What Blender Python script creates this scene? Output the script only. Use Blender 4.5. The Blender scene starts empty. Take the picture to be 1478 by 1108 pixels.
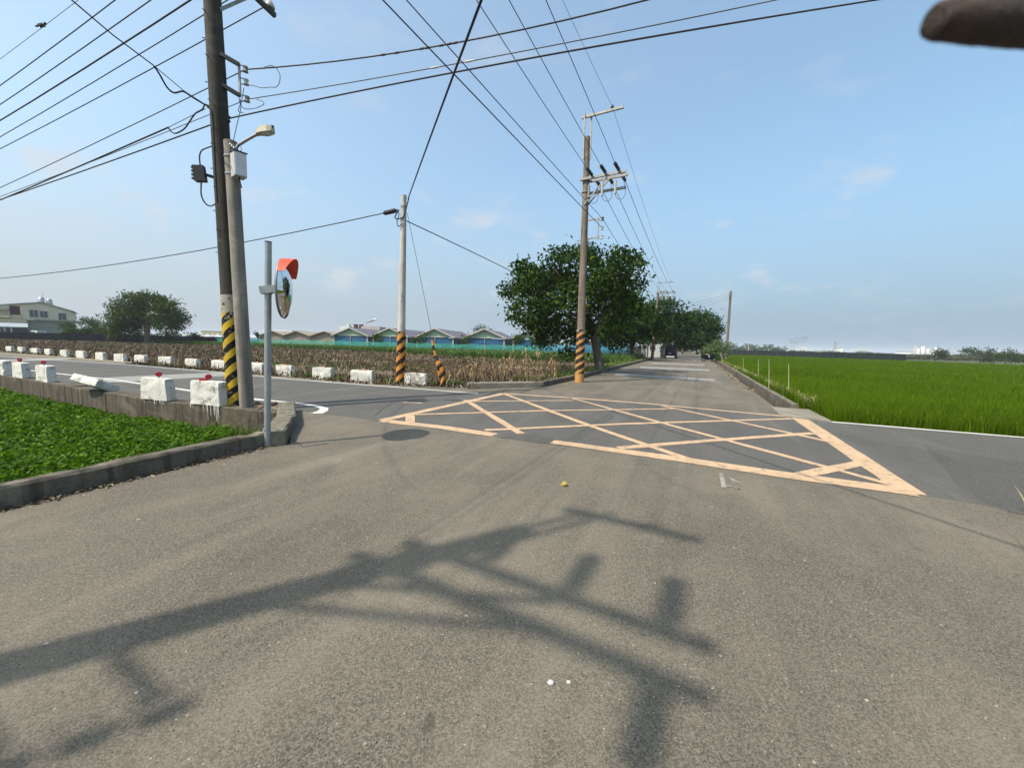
import bpy, math, random
import numpy as np
from mathutils import Vector, Matrix, Quaternion

# ------------------------------------------------------------------ camera, sky, sun, exposure
sc = bpy.context.scene
COL = sc.collection
R_ = math.radians
IW, IH, FPX, CAMH = 1478.0, 1108.0, 555.0, 1.5
ROLL = math.atan(0.0237)
PITCH = math.atan(57.5 * math.cos(ROLL) / FPX)
FWD = Vector((0, math.cos(PITCH), -math.sin(PITCH)))
_u0 = Vector((0, math.sin(PITCH), math.cos(PITCH)))
RGT = math.cos(ROLL) * Vector((1, 0, 0)) + math.sin(ROLL) * _u0
UPV = math.cos(ROLL) * _u0 - math.sin(ROLL) * Vector((1, 0, 0))
CPOS = Vector((0, 0, CAMH))
cam_d = bpy.data.cameras.new('camera')
cam = bpy.data.objects.new('camera', cam_d)
COL.objects.link(cam)
cam.matrix_world = Matrix(((RGT.x, UPV.x, -FWD.x, 0), (RGT.y, UPV.y, -FWD.y, 0), (RGT.z, UPV.z, -FWD.z, CAMH), (0, 0, 0, 1)))
cam_d.sensor_width = 36.0
cam_d.lens = 36.0 * FPX / IW
cam_d.clip_start = 0.02
cam_d.clip_end = 6000
cam_d.dof.use_dof = True
cam_d.dof.focus_distance = 14.0
cam_d.dof.aperture_fstop = cam_d.lens / 2.6
sc.camera = cam

SUN_EL, SUN_AZ = R_(54), R_(-122)
world = bpy.data.worlds.new('World')
sc.world = world
world.use_nodes = True
wn, wl = world.node_tree.nodes, world.node_tree.links
bg = wn['Background']
sky = wn.new('ShaderNodeTexSky')
sky.sky_type = 'NISHITA'
sky.sun_disc = False
sky.sun_elevation = SUN_EL
sky.sun_rotation = SUN_AZ
sky.air_density = 1.0
sky.dust_density = 3.2
sky.ozone_density = 4.0
SKY_STRENGTH = 0.15
# thin high cloud wisps
tc = wn.new('ShaderNodeTexCoord')                            # 'Generated' on a world is the view direction
mp = wn.new('ShaderNodeMapping')
mp.inputs['Scale'].default_value = (1.0, 1.0, 3.2)
nz = wn.new('ShaderNodeTexNoise')
nz.inputs['Scale'].default_value = 4.6
nz.inputs['Detail'].default_value = 7
nz.inputs['Roughness'].default_value = 0.52
cr = wn.new('ShaderNodeMapRange')
cr.inputs[1].default_value = 0.585
cr.inputs[2].default_value = 0.80
cr.inputs[3].default_value = 0.0
cr.inputs[4].default_value = 0.34
mixc = wn.new('ShaderNodeMix')
mixc.data_type = 'RGBA'
mixc.inputs[7].default_value = (2.35, 2.45, 2.6, 1)
wl.new(tc.outputs['Generated'], mp.inputs[0])
wl.new(mp.outputs[0], nz.inputs['Vector'])
wl.new(nz.outputs[0], cr.inputs[0])
wl.new(cr.outputs[0], mixc.inputs[0])
veil = wn.new('ShaderNodeMix')                              # even thin milky cloud over the whole sky
veil.data_type = 'RGBA'
sxyz = wn.new('ShaderNodeSeparateXYZ')
wl.new(tc.outputs['Generated'], sxyz.inputs[0])
vf = wn.new('ShaderNodeMapRange')                            # milky air thickens towards the horizon
vf.interpolation_type = 'SMOOTHSTEP'
vf.inputs[1].default_value, vf.inputs[2].default_value = 0.0, 0.42
vf.inputs[3].default_value, vf.inputs[4].default_value = 0.93, 0.38
wl.new(sxyz.outputs[2], vf.inputs[0])
wl.new(vf.outputs[0], veil.inputs[0])
sdot = wn.new('ShaderNodeVectorMath')                        # paler on the sun's side
sdot.operation = 'DOT_PRODUCT'
sdot.inputs[1].default_value = (math.sin(SUN_AZ), math.cos(SUN_AZ), 0)
wl.new(tc.outputs['Generated'], sdot.inputs[0])
vs_ = wn.new('ShaderNodeMapRange')
vs_.inputs[1].default_value, vs_.inputs[2].default_value = -0.95, 0.35
wl.new(sdot.outputs['Value'], vs_.inputs[0])
vcol = wn.new('ShaderNodeMix')
vcol.data_type = 'RGBA'
vcol.inputs[6].default_value = (1.10, 1.50, 1.98, 1)
vcol.inputs[7].default_value = (1.88, 2.04, 2.25, 1)
wl.new(vs_.outputs[0], vcol.inputs[0])
wl.new(vcol.outputs[2], veil.inputs[7])
bal = wn.new('ShaderNodeMix')
bal.data_type = 'RGBA'
bal.blend_type = 'MULTIPLY'
bal.inputs[0].default_value = 1.0
bal.inputs[7].default_value = (1.06, 1.19, 1.05, 1)
wl.new(sky.outputs[0], bal.inputs[6])
wl.new(bal.outputs[2], veil.inputs[6])
wl.new(veil.outputs[2], mixc.inputs[6])
wl.new(mixc.outputs[2], bg.inputs[0])
puff_map = wn.new('ShaderNodeMapping')                       # small soft cumulus low over the land
puff_map.inputs['Scale'].default_value = (1.0, 1.0, 1.9)
puff_map.inputs['Location'].default_value = (0.37, 0.10, 0.05)
pn = wn.new('ShaderNodeTexNoise')
pn.inputs['Scale'].default_value = 7.5
pn.inputs['Detail'].default_value = 6
pn.inputs['Roughness'].default_value = 0.5
pr = wn.new('ShaderNodeMapRange')
pr.interpolation_type = 'SMOOTHSTEP'
pr.inputs[1].default_value, pr.inputs[2].default_value = 0.56, 0.74
pb1 = wn.new('ShaderNodeMapRange')
pb1.interpolation_type = 'SMOOTHSTEP'
pb1.inputs[1].default_value, pb1.inputs[2].default_value = 0.07, 0.15
pb2 = wn.new('ShaderNodeMapRange')
pb2.interpolation_type = 'SMOOTHSTEP'
pb2.inputs[1].default_value, pb2.inputs[2].default_value = 0.46, 0.24
pm1 = wn.new('ShaderNodeMath')
pm1.operation = 'MULTIPLY'
pm2 = wn.new('ShaderNodeMath')
pm2.operation = 'MULTIPLY'
pm3 = wn.new('ShaderNodeMath')
pm3.operation = 'MULTIPLY'
pm3.inputs[1].default_value = 0.62
pmix = wn.new('ShaderNodeMix')
pmix.data_type = 'RGBA'
pmix.inputs[7].default_value = (2.45, 2.55, 2.68, 1)
wl.new(tc.outputs['Generated'], puff_map.inputs[0])
wl.new(puff_map.outputs[0], pn.inputs['Vector'])
wl.new(pn.outputs[0], pr.inputs[0])
wl.new(sxyz.outputs[2], pb1.inputs[0])
wl.new(sxyz.outputs[2], pb2.inputs[0])
wl.new(pb1.outputs[0], pm1.inputs[0])
wl.new(pb2.outputs[0], pm1.inputs[1])
wl.new(pm1.outputs[0], pm2.inputs[0])
wl.new(pr.outputs[0], pm2.inputs[1])
wl.new(pm2.outputs[0], pm3.inputs[0])
wl.new(pm3.outputs[0], pmix.inputs[0])
wl.new(mixc.outputs[2], pmix.inputs[6])
wl.new(pmix.outputs[2], bg.inputs[0])
bg.inputs[1].default_value = SKY_STRENGTH

TO_SUN = Vector((math.sin(SUN_AZ) * math.cos(SUN_EL), math.cos(SUN_AZ) * math.cos(SUN_EL), math.sin(SUN_EL)))
sun_d = bpy.data.lights.new('sun', 'SUN')
sun_d.energy = 2.9
sun_d.angle = R_(0.6)
sun_d.color = (1.0, 0.91, 0.78)
sun = bpy.data.objects.new('sun', sun_d)
sun.rotation_euler = TO_SUN.to_track_quat('Z', 'Y').to_euler()
COL.objects.link(sun)
sc.view_settings.view_transform = 'Standard'
sc.view_settings.look = 'None'
sc.view_settings.gamma = 1.0
sc.view_settings.use_curve_mapping = False
sc.view_settings.exposure = 1.0
sc.render.engine = 'CYCLES'
sc.cycles.use_denoising = True
sc.cycles.max_bounces = 6
sc.cycles.transparent_max_bounces = 12
HAZE = 0.00032

# ------------------------------------------------------------------ helpers
rng = np.random.default_rng(7)
random.seed(7)


def ray(px, py):
    return (FWD + RGT * ((px - IW / 2) / FPX) - UPV * ((py - IH / 2) / FPX))


def G(px, py, h=0.0):                       # where the sight line meets height h
    d = ray(px, py)
    t = (h - CAMH) / d.z
    return CPOS + d * t


def P(px, py, depth):                       # point on the sight line at that distance
    d = ray(px, py)
    return CPOS + d * (depth / d.y)


def proj(p):
    q = Vector(p) - CPOS
    w = q.dot(FWD)
    return IW / 2 + FPX * q.dot(RGT) / w, IH / 2 - FPX * q.dot(UPV) / w


def at(px, depth, h=0.0):                   # ground plan point
    py = 500.0
    p = None
    for _ in range(5):
        p = P(px, py, depth)
        p.z = h
        py = proj(p)[1]
    return p


def srgb(r, g, b):
    f = lambda c: (c / 255 / 12.92) if c <= 10 else ((c / 255 + 0.055) / 1.055) ** 2.4
    return (f(r), f(g), f(b))


class MB:
    def __init__(self):
        self.v, self.f, self.s, self.mi = [], [], [], []

    def add(self, vs, fs, smooth=False, mi=0):
        o = len(self.v)
        self.v += [tuple(x) for x in vs]
        self.f += [tuple(i + o for i in q) for q in fs]
        self.s += [smooth] * len(fs)
        self.mi += [mi] * len(fs)
        return self

    def box(self, c, s, rot=None, mi=0):
        c = Vector(c)
        hx, hy, hz = s[0] / 2, s[1] / 2, s[2] / 2
        vs = [Vector((x, y, z)) for z in (-hz, hz) for x, y in ((-hx, -hy), (hx, -hy), (hx, hy), (-hx, hy))]
        if rot is not None:
            vs = [rot @ v for v in vs]
        vs = [v + c for v in vs]
        return self.add(vs, [(3, 2, 1, 0), (4, 5, 6, 7), (0, 1, 5, 4), (1, 2, 6, 5), (2, 3, 7, 6), (3, 0, 4, 7)], mi=mi)

    def beam(self, a, b, w, h, up=(0, 0, 1), mi=0):
        a, b = Vector(a), Vector(b)
        d = (b - a)
        L = d.length
        d.normalize()
        u = Vector(up)
        s = d.cross(u)
        if s.length < 1e-4:
            s = d.cross(Vector((1, 0, 0)))
        s.normalize()
        u = s.cross(d)
        rot = Matrix((d, s, u)).transposed()
        return self.box((a + b) / 2, (L, w, h), rot, mi)

    def tube(self, pts, r, n=8, caps=True, smooth=True, mi=0):
        pts = [Vector(p) for p in pts]
        if not hasattr(r, '__len__'):
            r = [r] * len(pts)
        vs, fs = [], []
        prev = None
        for i, p in enumerate(pts):
            d = (pts[min(i + 1, len(pts) - 1)] - pts[max(i - 1, 0)])
            if d.length < 1e-9:
                d = Vector((0, 0, 1))
            d.normalize()
            if prev is None:
                a = Vector((0, 0, 1)) if abs(d.z) < 0.9 else Vector((1, 0, 0))
                s = d.cross(a).normalized()
            else:
                s = (prev - d * prev.dot(d)).normalized()
            prev = s
            t = d.cross(s)
            for k in range(n):
                an = 2 * math.pi * k / n
                vs.append(p + (s * math.cos(an) + t * math.sin(an)) * r[i])
        for i in range(len(pts) - 1):
            for k in range(n):
                k2 = (k + 1) % n
                fs.append((i * n + k, i * n + k2, (i + 1) * n + k2, (i + 1) * n + k))
        self.add(vs, fs, smooth, mi)
        if caps:
            o = len(pts) - 1
            self.add([vs[k] for k in range(n)], [tuple(range(n))[::-1]], False, mi)
            self.add([vs[o * n + k] for k in range(n)], [tuple(range(n))], False, mi)
        return self

    def ball(self, c, r, n=10, m=6, sc_=(1, 1, 1), mi=0):
        c = Vector(c)
        vs = [c + Vector((0, 0, r * sc_[2]))]
        for i in range(1, m):
            a = math.pi * i / m
            for k in range(n):
                b = 2 * math.pi * k / n
                vs.append(c + Vector((r * sc_[0] * math.sin(a) * math.cos(b), r * sc_[1] * math.sin(a) * math.sin(b), r * sc_[2] * math.cos(a))))
        vs.append(c - Vector((0, 0, r * sc_[2])))
        fs = [(0, 1 + k, 1 + (k + 1) % n) for k in range(n)]
        for i in range(m - 2):
            for k in range(n):
                fs.append((1 + i * n + k, 1 + (i + 1) * n + k, 1 + (i + 1) * n + (k + 1) % n, 1 + i * n + (k + 1) % n))
        e = len(vs) - 1
        fs += [(e, 1 + (m - 2) * n + (k + 1) % n, 1 + (m - 2) * n + k) for k in range(n)]
        return self.add(vs, fs, True, mi)

    def prism(self, poly, z0, z1, mi=0, side_mi=None):    # plan polygon (counter-clockwise) extruded
        n = len(poly)
        vs = [(p[0], p[1], z0) for p in poly] + [(p[0], p[1], z1) for p in poly]
        self.add(vs, [tuple(range(n))[::-1], tuple(range(n, 2 * n))], mi=mi)
        return self.add(vs, [(i, (i + 1) % n, n + (i + 1) % n, n + i) for i in range(n)], mi=mi if side_mi is None else side_mi)

    def extrude(self, poly, vec, mi=0):                    # 3-D polygon pushed along vec
        n = len(poly)
        poly = [Vector(p) for p in poly]
        vec = Vector(vec)
        vs = poly + [p + vec for p in poly]
        fs = [tuple(range(n))[::-1], tuple(range(n, 2 * n))] + [(i, (i + 1) % n, n + (i + 1) % n, n + i) for i in range(n)]
        return self.add(vs, fs, mi=mi)

    def build(self, name, mat, parent=None, label=None):
        me = bpy.data.meshes.new(name)
        vs = self.v
        if parent is not None:
            mi = rootmat(parent).inverted()
            vs = [tuple(mi @ Vector(v)) for v in vs]
        me.from_pydata(vs, [], self.f)
        me.polygons.foreach_set('use_smooth', self.s)
        mats = mat if isinstance(mat, (list, tuple)) else [mat]
        for m in mats:
            me.materials.append(m)
        if len(mats) > 1:
            me.polygons.foreach_set('material_index', self.mi)
        me.update()
        o = bpy.data.objects.new(name, me)
        COL.objects.link(o)
        if parent is not None:
            o.parent = parent
        if label:
            o['label'] = label
        return o


def rootmat(o):
    m = o.matrix_basis.copy()
    while o.parent is not None:
        o = o.parent
        m = o.matrix_basis @ m
    return m


def tag(o, label, cat, group=None, kind=None):
    o['label'] = label
    o['category'] = cat
    if group:
        o['group'] = group
    if kind:
        o['kind'] = kind
    return o


def thing(name, label, cat, loc, group=None, rot=None):
    o = bpy.data.objects.new(name, None)
    COL.objects.link(o)
    o.location = loc
    o.empty_display_size = 0.2
    if rot is not None:
        o.rotation_mode = 'QUATERNION'
        o.rotation_quaternion = rot
    return tag(o, label, cat, group)


def copy_tree(o, parent=None):
    c = o.copy()
    COL.objects.link(c)
    if parent is not None:
        c.parent = parent
    for ch in o.children:
        copy_tree(ch, c)
    return c


def structure(o, label=None):
    o['kind'] = 'structure'
    if label:
        o['label'] = label
    return o


def fast_mesh(name, V, F, mat, parent=None):
    """V (n,3) array, F (m,k) array of equal polygons"""
    me = bpy.data.meshes.new(name)
    V = np.asarray(V, dtype=np.float32)
    F = np.asarray(F, dtype=np.int32)
    if parent is not None:
        M = np.array(rootmat(parent).inverted())
        V = V @ M[:3, :3].T + M[:3, 3]
    m, k = F.shape
    me.vertices.add(len(V))
    me.vertices.foreach_set('co', V.astype(np.float32).ravel())
    me.loops.add(m * k)
    me.loops.foreach_set('vertex_index', F.ravel())
    me.polygons.add(m)
    me.polygons.foreach_set('loop_start', np.arange(m, dtype=np.int32) * k)
    me.update(calc_edges=True)
    me.validate()
    me.materials.append(mat)
    o = bpy.data.objects.new(name, me)
    COL.objects.link(o)
    if parent is not None:
        o.parent = parent
    return o


def unit(a):
    return a / np.maximum(np.linalg.norm(a, axis=1, keepdims=True), 1e-9)


def leaf_arrays(C, N, size, aspect=0.5, bend=0.25, droop=0.0):
    """rhombic folded leaves: centres C, normals N, lengths size"""
    n = len(C)
    N = unit(N)
    T = unit(np.cross(N, unit(rng.normal(size=(n, 3)))))
    if droop:
        T[:, 2] -= droop
        T = unit(T)
        N = unit(N - T * (N * T).sum(1, keepdims=True))
    B = np.cross(N, T)
    s = np.asarray(size).reshape(-1, 1)
    V = np.empty((n, 4, 3))
    V[:, 0] = C - T * s * 0.5
    V[:, 1] = C - B * s * aspect * 0.5 + N * s * bend * 0.3
    V[:, 2] = C + T * s * 0.5 - N * s * bend * 0.4
    V[:, 3] = C + B * s * aspect * 0.5 + N * s * bend * 0.3
    i = np.arange(n)[:, None] * 4
    F = np.concatenate([i + np.array([[0, 1, 2]]), i + np.array([[0, 2, 3]])], 0)
    return V.reshape(-1, 3), F


def blade_arrays(Pt, h, w, lean, az=None):
    """grass blades: tapering, bent; 3 triangles each"""
    n = len(Pt)
    a = rng.uniform(0, 2 * np.pi, n) if az is None else az
    b = a + np.pi / 2 + rng.normal(0, .5, n)
    side = np.stack([np.cos(a), np.sin(a), 0 * a], 1) * (np.asarray(w)[:, None] / 2)
    out = np.stack([np.cos(b), np.sin(b), 0 * b], 1)
    h = np.asarray(h)[:, None]
    lean = np.asarray(lean)[:, None]
    mid = Pt + np.array([0, 0, 1.0]) * h * .6 + out * h * lean * .35
    tip = Pt + np.array([0, 0, 1.0]) * h * (1 - lean * .3) + out * h * lean
    V = np.stack([Pt - side, Pt + side, mid - side * .8, mid + side * .8, tip], 1)
    i = np.arange(n)[:, None] * 5
    F = np.concatenate([i + np.array([[0, 1, 3]]), i + np.array([[0, 3, 2]]), i + np.array([[2, 3, 4]])], 0)
    return V.reshape(-1, 3), F


def in_poly(x, y, poly):
    r = np.zeros(len(x), bool)
    n = len(poly)
    for i in range(n):
        x0, y0 = poly[i][:2]
        x1, y1 = poly[(i + 1) % n][:2]
        c = ((y0 > y) != (y1 > y)) & (x < (x1 - x0) * (y - y0) / ((y1 - y0) + 1e-12) + x0)
        r ^= c
    return r


def scatter(poly, n, near=None):
    """random points in a plan polygon; near = falloff distance thinning with range from the camera"""
    xs = [p[0] for p in poly]
    ys = [p[1] for p in poly]
    out = np.zeros((0, 2))
    while len(out) < n:
        x = rng.uniform(min(xs), max(xs), n * 3)
        y = rng.uniform(min(ys), max(ys), n * 3)
        k = in_poly(x, y, poly)
        if near:
            d = np.hypot(x, y)
            k &= rng.uniform(0, 1, len(x)) < np.minimum(1, (near / d) ** 2)
        out = np.concatenate([out, np.stack([x[k], y[k]], 1)])
    return out[:n]


# ------------------------------------------------------------------ materials
def new_mat(name):
    m = bpy.data.materials.new(name)
    m.use_nodes = True
    nt = m.node_tree
    return m, nt.nodes, nt.links, nt.nodes['Principled BSDF']


def val(n, x):
    pass


def mix_rgb(nodes, links, fac, a, b, mode='MIX'):
    m = nodes.new('ShaderNodeMix')
    m.data_type = 'RGBA'
    m.blend_type = mode
    for inp, v in ((0, fac), (6, a), (7, b)):
        if hasattr(v, 'is_linked'):
            links.new(v, m.inputs[inp])
        elif inp == 0:
            m.inputs[0].default_value = v
        else:
            m.inputs[inp].default_value = (*v, 1)
    return m.outputs[2]


def noise(nodes, links, scale, detail=4, rough=.55, vec=None, dist=0.0):
    n = nodes.new('ShaderNodeTexNoise')
    n.inputs['Scale'].default_value = scale
    n.inputs['Detail'].default_value = detail
    n.inputs['Roughness'].default_value = rough
    n.inputs['Distortion'].default_value = dist
    if vec is not None:
        links.new(vec, n.inputs['Vector'])
    return n.outputs[0]


def ramp(nodes, links, src, a, b, lo=0.0, hi=1.0):
    r = nodes.new('ShaderNodeMapRange')
    r.inputs[1].default_value = a
    r.inputs[2].default_value = b
    r.inputs[3].default_value = lo
    r.inputs[4].default_value = hi
    links.new(src, r.inputs[0])
    return r.outputs[0]


def objco(nodes, links, scale=None):
    t = nodes.new('ShaderNodeTexCoord')
    if scale is None:
        return t.outputs['Object']
    m = nodes.new('ShaderNodeMapping')
    m.inputs['Scale'].default_value = scale
    links.new(t.outputs['Object'], m.inputs[0])
    return m.outputs[0]


def bump(nodes, links, bsdf, h, strength=.3, dist=.01):
    b = nodes.new('ShaderNodeBump')
    b.inputs['Strength'].default_value = strength
    b.inputs['Distance'].default_value = dist
    links.new(h, b.inputs['Height'])
    links.new(b.outputs[0], bsdf.inputs['Normal'])


def math_n(nodes, links, op, a, b=None):
    m = nodes.new('ShaderNodeMath')
    m.operation = op
    for i, v in enumerate((a, b)):
        if v is None:
            continue
        if hasattr(v, 'is_linked'):
            links.new(v, m.inputs[i])
        else:
            m.inputs[i].default_value = v
    return m.outputs[0]


def plain(name, a, b=None, scale=6.0, rough=.7, metal=0.0, bs=0.15, stretch=None, spec=.3):
    """two tones mixed by soft noise with a little relief"""
    m, n, l, p = new_mat(name)
    if b is None:
        b = tuple(c * .75 for c in a)
    v = objco(n, l, stretch)
    f = noise(n, l, scale, 6, .6, v)
    l.new(mix_rgb(n, l, ramp(n, l, f, .35, .65), a, b), p.inputs['Base Color'])
    p.inputs['Roughness'].default_value = rough
    p.inputs['Metallic'].default_value = metal
    p.inputs['Specular IOR Level'].default_value = spec
    if bs:
        bump(n, l, p, noise(n, l, scale * 6, 4, .6, v), bs, .01)
    return m


def leafy(name, a, b, c=None, trans=.35, rough=.5, big=None):
    """foliage: every leaf its own tone between a and b, some c; light passes through"""
    m, n, l, p = new_mat(name)
    g = n.new('ShaderNodeNewGeometry')
    rnd = g.outputs['Random Per Island']
    colr = mix_rgb(n, l, rnd, a, b)
    if c is not None:
        s = math_n(n, l, 'GREATER_THAN', math_n(n, l, 'FRACT', math_n(n, l, 'MULTIPLY', rnd, 37.13)), .9)
        colr = mix_rgb(n, l, s, colr, c)
    if big is not None:
        t = n.new('ShaderNodeTexCoord')
        f = noise(n, l, big[0], 3, .5, t.outputs['Object'])
        colr = mix_rgb(n, l, ramp(n, l, f, .38, .62), colr, big[1], big[2] if len(big) > 2 else 'MULTIPLY')
    l.new(colr, p.inputs['Base Color'])
    p.inputs['Roughness'].default_value = rough
    p.inputs['Specular IOR Level'].default_value = .10
    tr = n.new('ShaderNodeBsdfTranslucent')
    tcol = mix_rgb(n, l, 1.0, colr, (1.25, 1.35, .6), 'MULTIPLY')
    l.new(tcol, tr.inputs[0])
    mx = n.new('ShaderNodeMixShader')
    mx.inputs[0].default_value = trans
    out = n['Material Output']
    l.new(p.outputs[0], mx.inputs[1])
    l.new(tr.outputs[0], mx.inputs[2])
    l.new(mx.outputs[0], out.inputs[0])
    return m


def island(name, cols, rough=.85):
    m, n, l, p = new_mat(name)
    g = n.new('ShaderNodeNewGeometry')
    r = n.new('ShaderNodeValToRGB')
    r.color_ramp.elements.remove(r.color_ramp.elements[1])
    for i, cc in enumerate(cols):
        e = r.color_ramp.elements[0] if i == 0 else r.color_ramp.elements.new(i / (len(cols) - 1))
        e.position = i / (len(cols) - 1)
        e.color = (*cc, 1)
    l.new(g.outputs['Random Per Island'], r.inputs[0])
    l.new(r.outputs[0], p.inputs['Base Color'])
    p.inputs['Roughness'].default_value = rough
    p.inputs['Specular IOR Level'].default_value = .2
    return m


def asphalt(name, dark, light, dust, grain=95.0, bright=.012, dustamt=.5, crack=True, stone=(.55, .5, .43)):
    m, n, l, p = new_mat(name)
    v = objco(n, l)
    vo = n.new('ShaderNodeTexVoronoi')
    vo.inputs['Scale'].default_value = grain
    l.new(v, vo.inputs['Vector'])
    sep = n.new('ShaderNodeSeparateColor')
    l.new(vo.outputs['Color'], sep.inputs[0])
    c = mix_rgb(n, l, ramp(n, l, sep.outputs[0], .05, .95), dark, light)
    fine = noise(n, l, 330, 3, .7, v)
    c = mix_rgb(n, l, ramp(n, l, fine, .42, .68, 0, .55), c, tuple(x * .45 for x in dark))
    # broad wear, dust drifts
    broad = noise(n, l, .55, 7, .62, v, .4)
    mid = noise(n, l, 3.1, 6, .6, v)
    dmask = math_n(n, l, 'MULTIPLY', ramp(n, l, broad, .36, .66), ramp(n, l, mid, .25, .7, .35, 1))
    c = mix_rgb(n, l, math_n(n, l, 'MULTIPLY', dmask, dustamt), c, dust)
    stain = noise(n, l, 1.15, 6, .6, objco(n, l, (1.0, .35, 1.0)), .8)
    c = mix_rgb(n, l, ramp(n, l, stain, .56, .74, 0, .35), c, tuple(x * .7 for x in dark))
    rot = n.new('ShaderNodeMapping')                       # long streaks of wear along the wheel tracks
    rot.inputs['Rotation'].default_value = (0, 0, math.atan(.47))
    l.new(v, rot.inputs[0])
    st2 = n.new('ShaderNodeMapping')
    st2.inputs['Scale'].default_value = (1.5, .16, 1)
    l.new(rot.outputs[0], st2.inputs[0])
    trk = noise(n, l, 1.0, 6, .6, st2.outputs[0], .25)
    c = mix_rgb(n, l, ramp(n, l, trk, .52, .70, 0, .26), c, tuple(x * 1.25 for x in dust))
    c = mix_rgb(n, l, ramp(n, l, trk, .47, .30, 0, .24), c, tuple(x * .9 for x in dark))
    spot = noise(n, l, 2.3, 5, .6, v, 1.2)
    c = mix_rgb(n, l, ramp(n, l, spot, .66, .74, 0, .5), c, tuple(x * .6 for x in dark))
    # bright stones and dark pits
    vb = n.new('ShaderNodeTexVoronoi')
    vb.inputs['Scale'].default_value = grain * .42
    l.new(v, vb.inputs['Vector'])
    sb = n.new('ShaderNodeSeparateColor')
    l.new(vb.outputs['Color'], sb.inputs[0])
    near_c = math_n(n, l, 'LESS_THAN', vb.outputs['Distance'], .26)
    c = mix_rgb(n, l, math_n(n, l, 'MULTIPLY', near_c, math_n(n, l, 'GREATER_THAN', sb.outputs[1], 1 - bright)), c, stone)
    c = mix_rgb(n, l, math_n(n, l, 'MULTIPLY', near_c, math_n(n, l, 'LESS_THAN', sb.outputs[1], bright * 1.6)), c, (.02, .019, .018))
    if crack:
        vc = n.new('ShaderNodeTexVoronoi')
        vc.feature = 'DISTANCE_TO_EDGE'
        vc.inputs['Scale'].default_value = .27
        dv = n.new('ShaderNodeVectorMath')
        dv.operation = 'ADD'
        nt = n.new('ShaderNodeTexNoise')
        nt.inputs['Scale'].default_value = 1.6
        nt.inputs['Detail'].default_value = 6
        l.new(v, nt.inputs['Vector'])
        l.new(v, dv.inputs[0])
        l.new(nt.outputs['Color'], dv.inputs[1])
        l.new(dv.outputs[0], vc.inputs['Vector'])
        ck = math_n(n, l, 'LESS_THAN', vc.outputs['Distance'], .0022)
        ck = math_n(n, l, 'MULTIPLY', ck, ramp(n, l, noise(n, l, .8, 3, .5, v), .47, .55))
        c = mix_rgb(n, l, math_n(n, l, 'MULTIPLY', ck, .65), c, (.03, .028, .026))
    l.new(c, p.inputs['Base Color'])
    p.inputs['Roughness'].default_value = .88
    p.inputs['Specular IOR Level'].default_value = .22
    h = math_n(n, l, 'ADD', math_n(n, l, 'MULTIPLY', sep.outputs[0], .6), fine)
    bump(n, l, p, h, .55, .006)
    return m


def stripes(name, ca, cb, pitch, hand=1, worn=None, solid_below=None, duty=.5, zoff=0.0):
    """helical warning paint wound round a pole (object space), worn by noise"""
    m, n, l, p = new_mat(name)
    t = n.new('ShaderNodeTexCoord')
    s = n.new('ShaderNodeSeparateXYZ')
    l.new(t.outputs['Object'], s.inputs[0])
    ang = math_n(n, l, 'DIVIDE', math_n(n, l, 'ARCTAN2', s.outputs[1], s.outputs[0]), 2 * math.pi)
    w = noise(n, l, 7, 3, .5, t.outputs['Object'])
    zz = math_n(n, l, 'DIVIDE', math_n(n, l, 'ADD', s.outputs[2], math_n(n, l, 'MULTIPLY', w, .05)), pitch)
    u = math_n(n, l, 'FRACT', math_n(n, l, 'ADD', math_n(n, l, 'ADD', math_n(n, l, 'MULTIPLY', ang, hand), zz), 10 + zoff))
    mask = math_n(n, l, 'GREATER_THAN', u, duty)
    c = mix_rgb(n, l, mask, ca, cb)
    if solid_below is not None:
        c = mix_rgb(n, l, math_n(n, l, 'LESS_THAN', s.outputs[2], solid_below), c, ca)
    if worn is not None:
        f = math_n(n, l, 'ADD', noise(n, l, 14, 7, .7, t.outputs['Object']), ramp(n, l, s.outputs[2], worn[0], worn[1], 0, worn[2]))
        c = mix_rgb(n, l, ramp(n, l, f, .58, .64), c, (.33, .30, .26))
    g = noise(n, l, 5, 6, .65, t.outputs['Object'])
    c = mix_rgb(n, l, ramp(n, l, g, .4, .75, 0, .6), c, (.5, .46, .42), 'MULTIPLY')
    l.new(c, p.inputs['Base Color'])
    p.inputs['Roughness'].default_value = .75
    p.inputs['Specular IOR Level'].default_value = .12
    bump(n, l, p, noise(n, l, 60, 4, .6, t.outputs['Object']), .12, .01)
    return m


def paint(name, col, under, wear=.5, scale=9.0, edge=.06):
    m, n, l, p = new_mat(name)
    v = objco(n, l)
    f = math_n(n, l, 'ADD', math_n(n, l, 'MULTIPLY', noise(n, l, scale, 7, .7, v), .6), math_n(n, l, 'MULTIPLY', noise(n, l, scale * 14, 4, .7, v), .4))
    c2 = mix_rgb(n, l, ramp(n, l, noise(n, l, 2.2, 5, .6, v), .3, .7), col, tuple(x * .78 for x in col))
    c2 = mix_rgb(n, l, ramp(n, l, noise(n, l, 1.1, 6, .65, objco(n, l, (1, .5, 1)), .6), .50, .68, 0, .45), c2, tuple(.5 * x + .5 * y for x, y in zip(col, under)))
    c = mix_rgb(n, l, ramp(n, l, f, wear, wear + edge), c2, under)
    l.new(c, p.inputs['Base Color'])
    p.inputs['Roughness'].default_value = .75
    bump(n, l, p, noise(n, l, 300, 3, .6, v), .4, .004)
    return m


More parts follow.
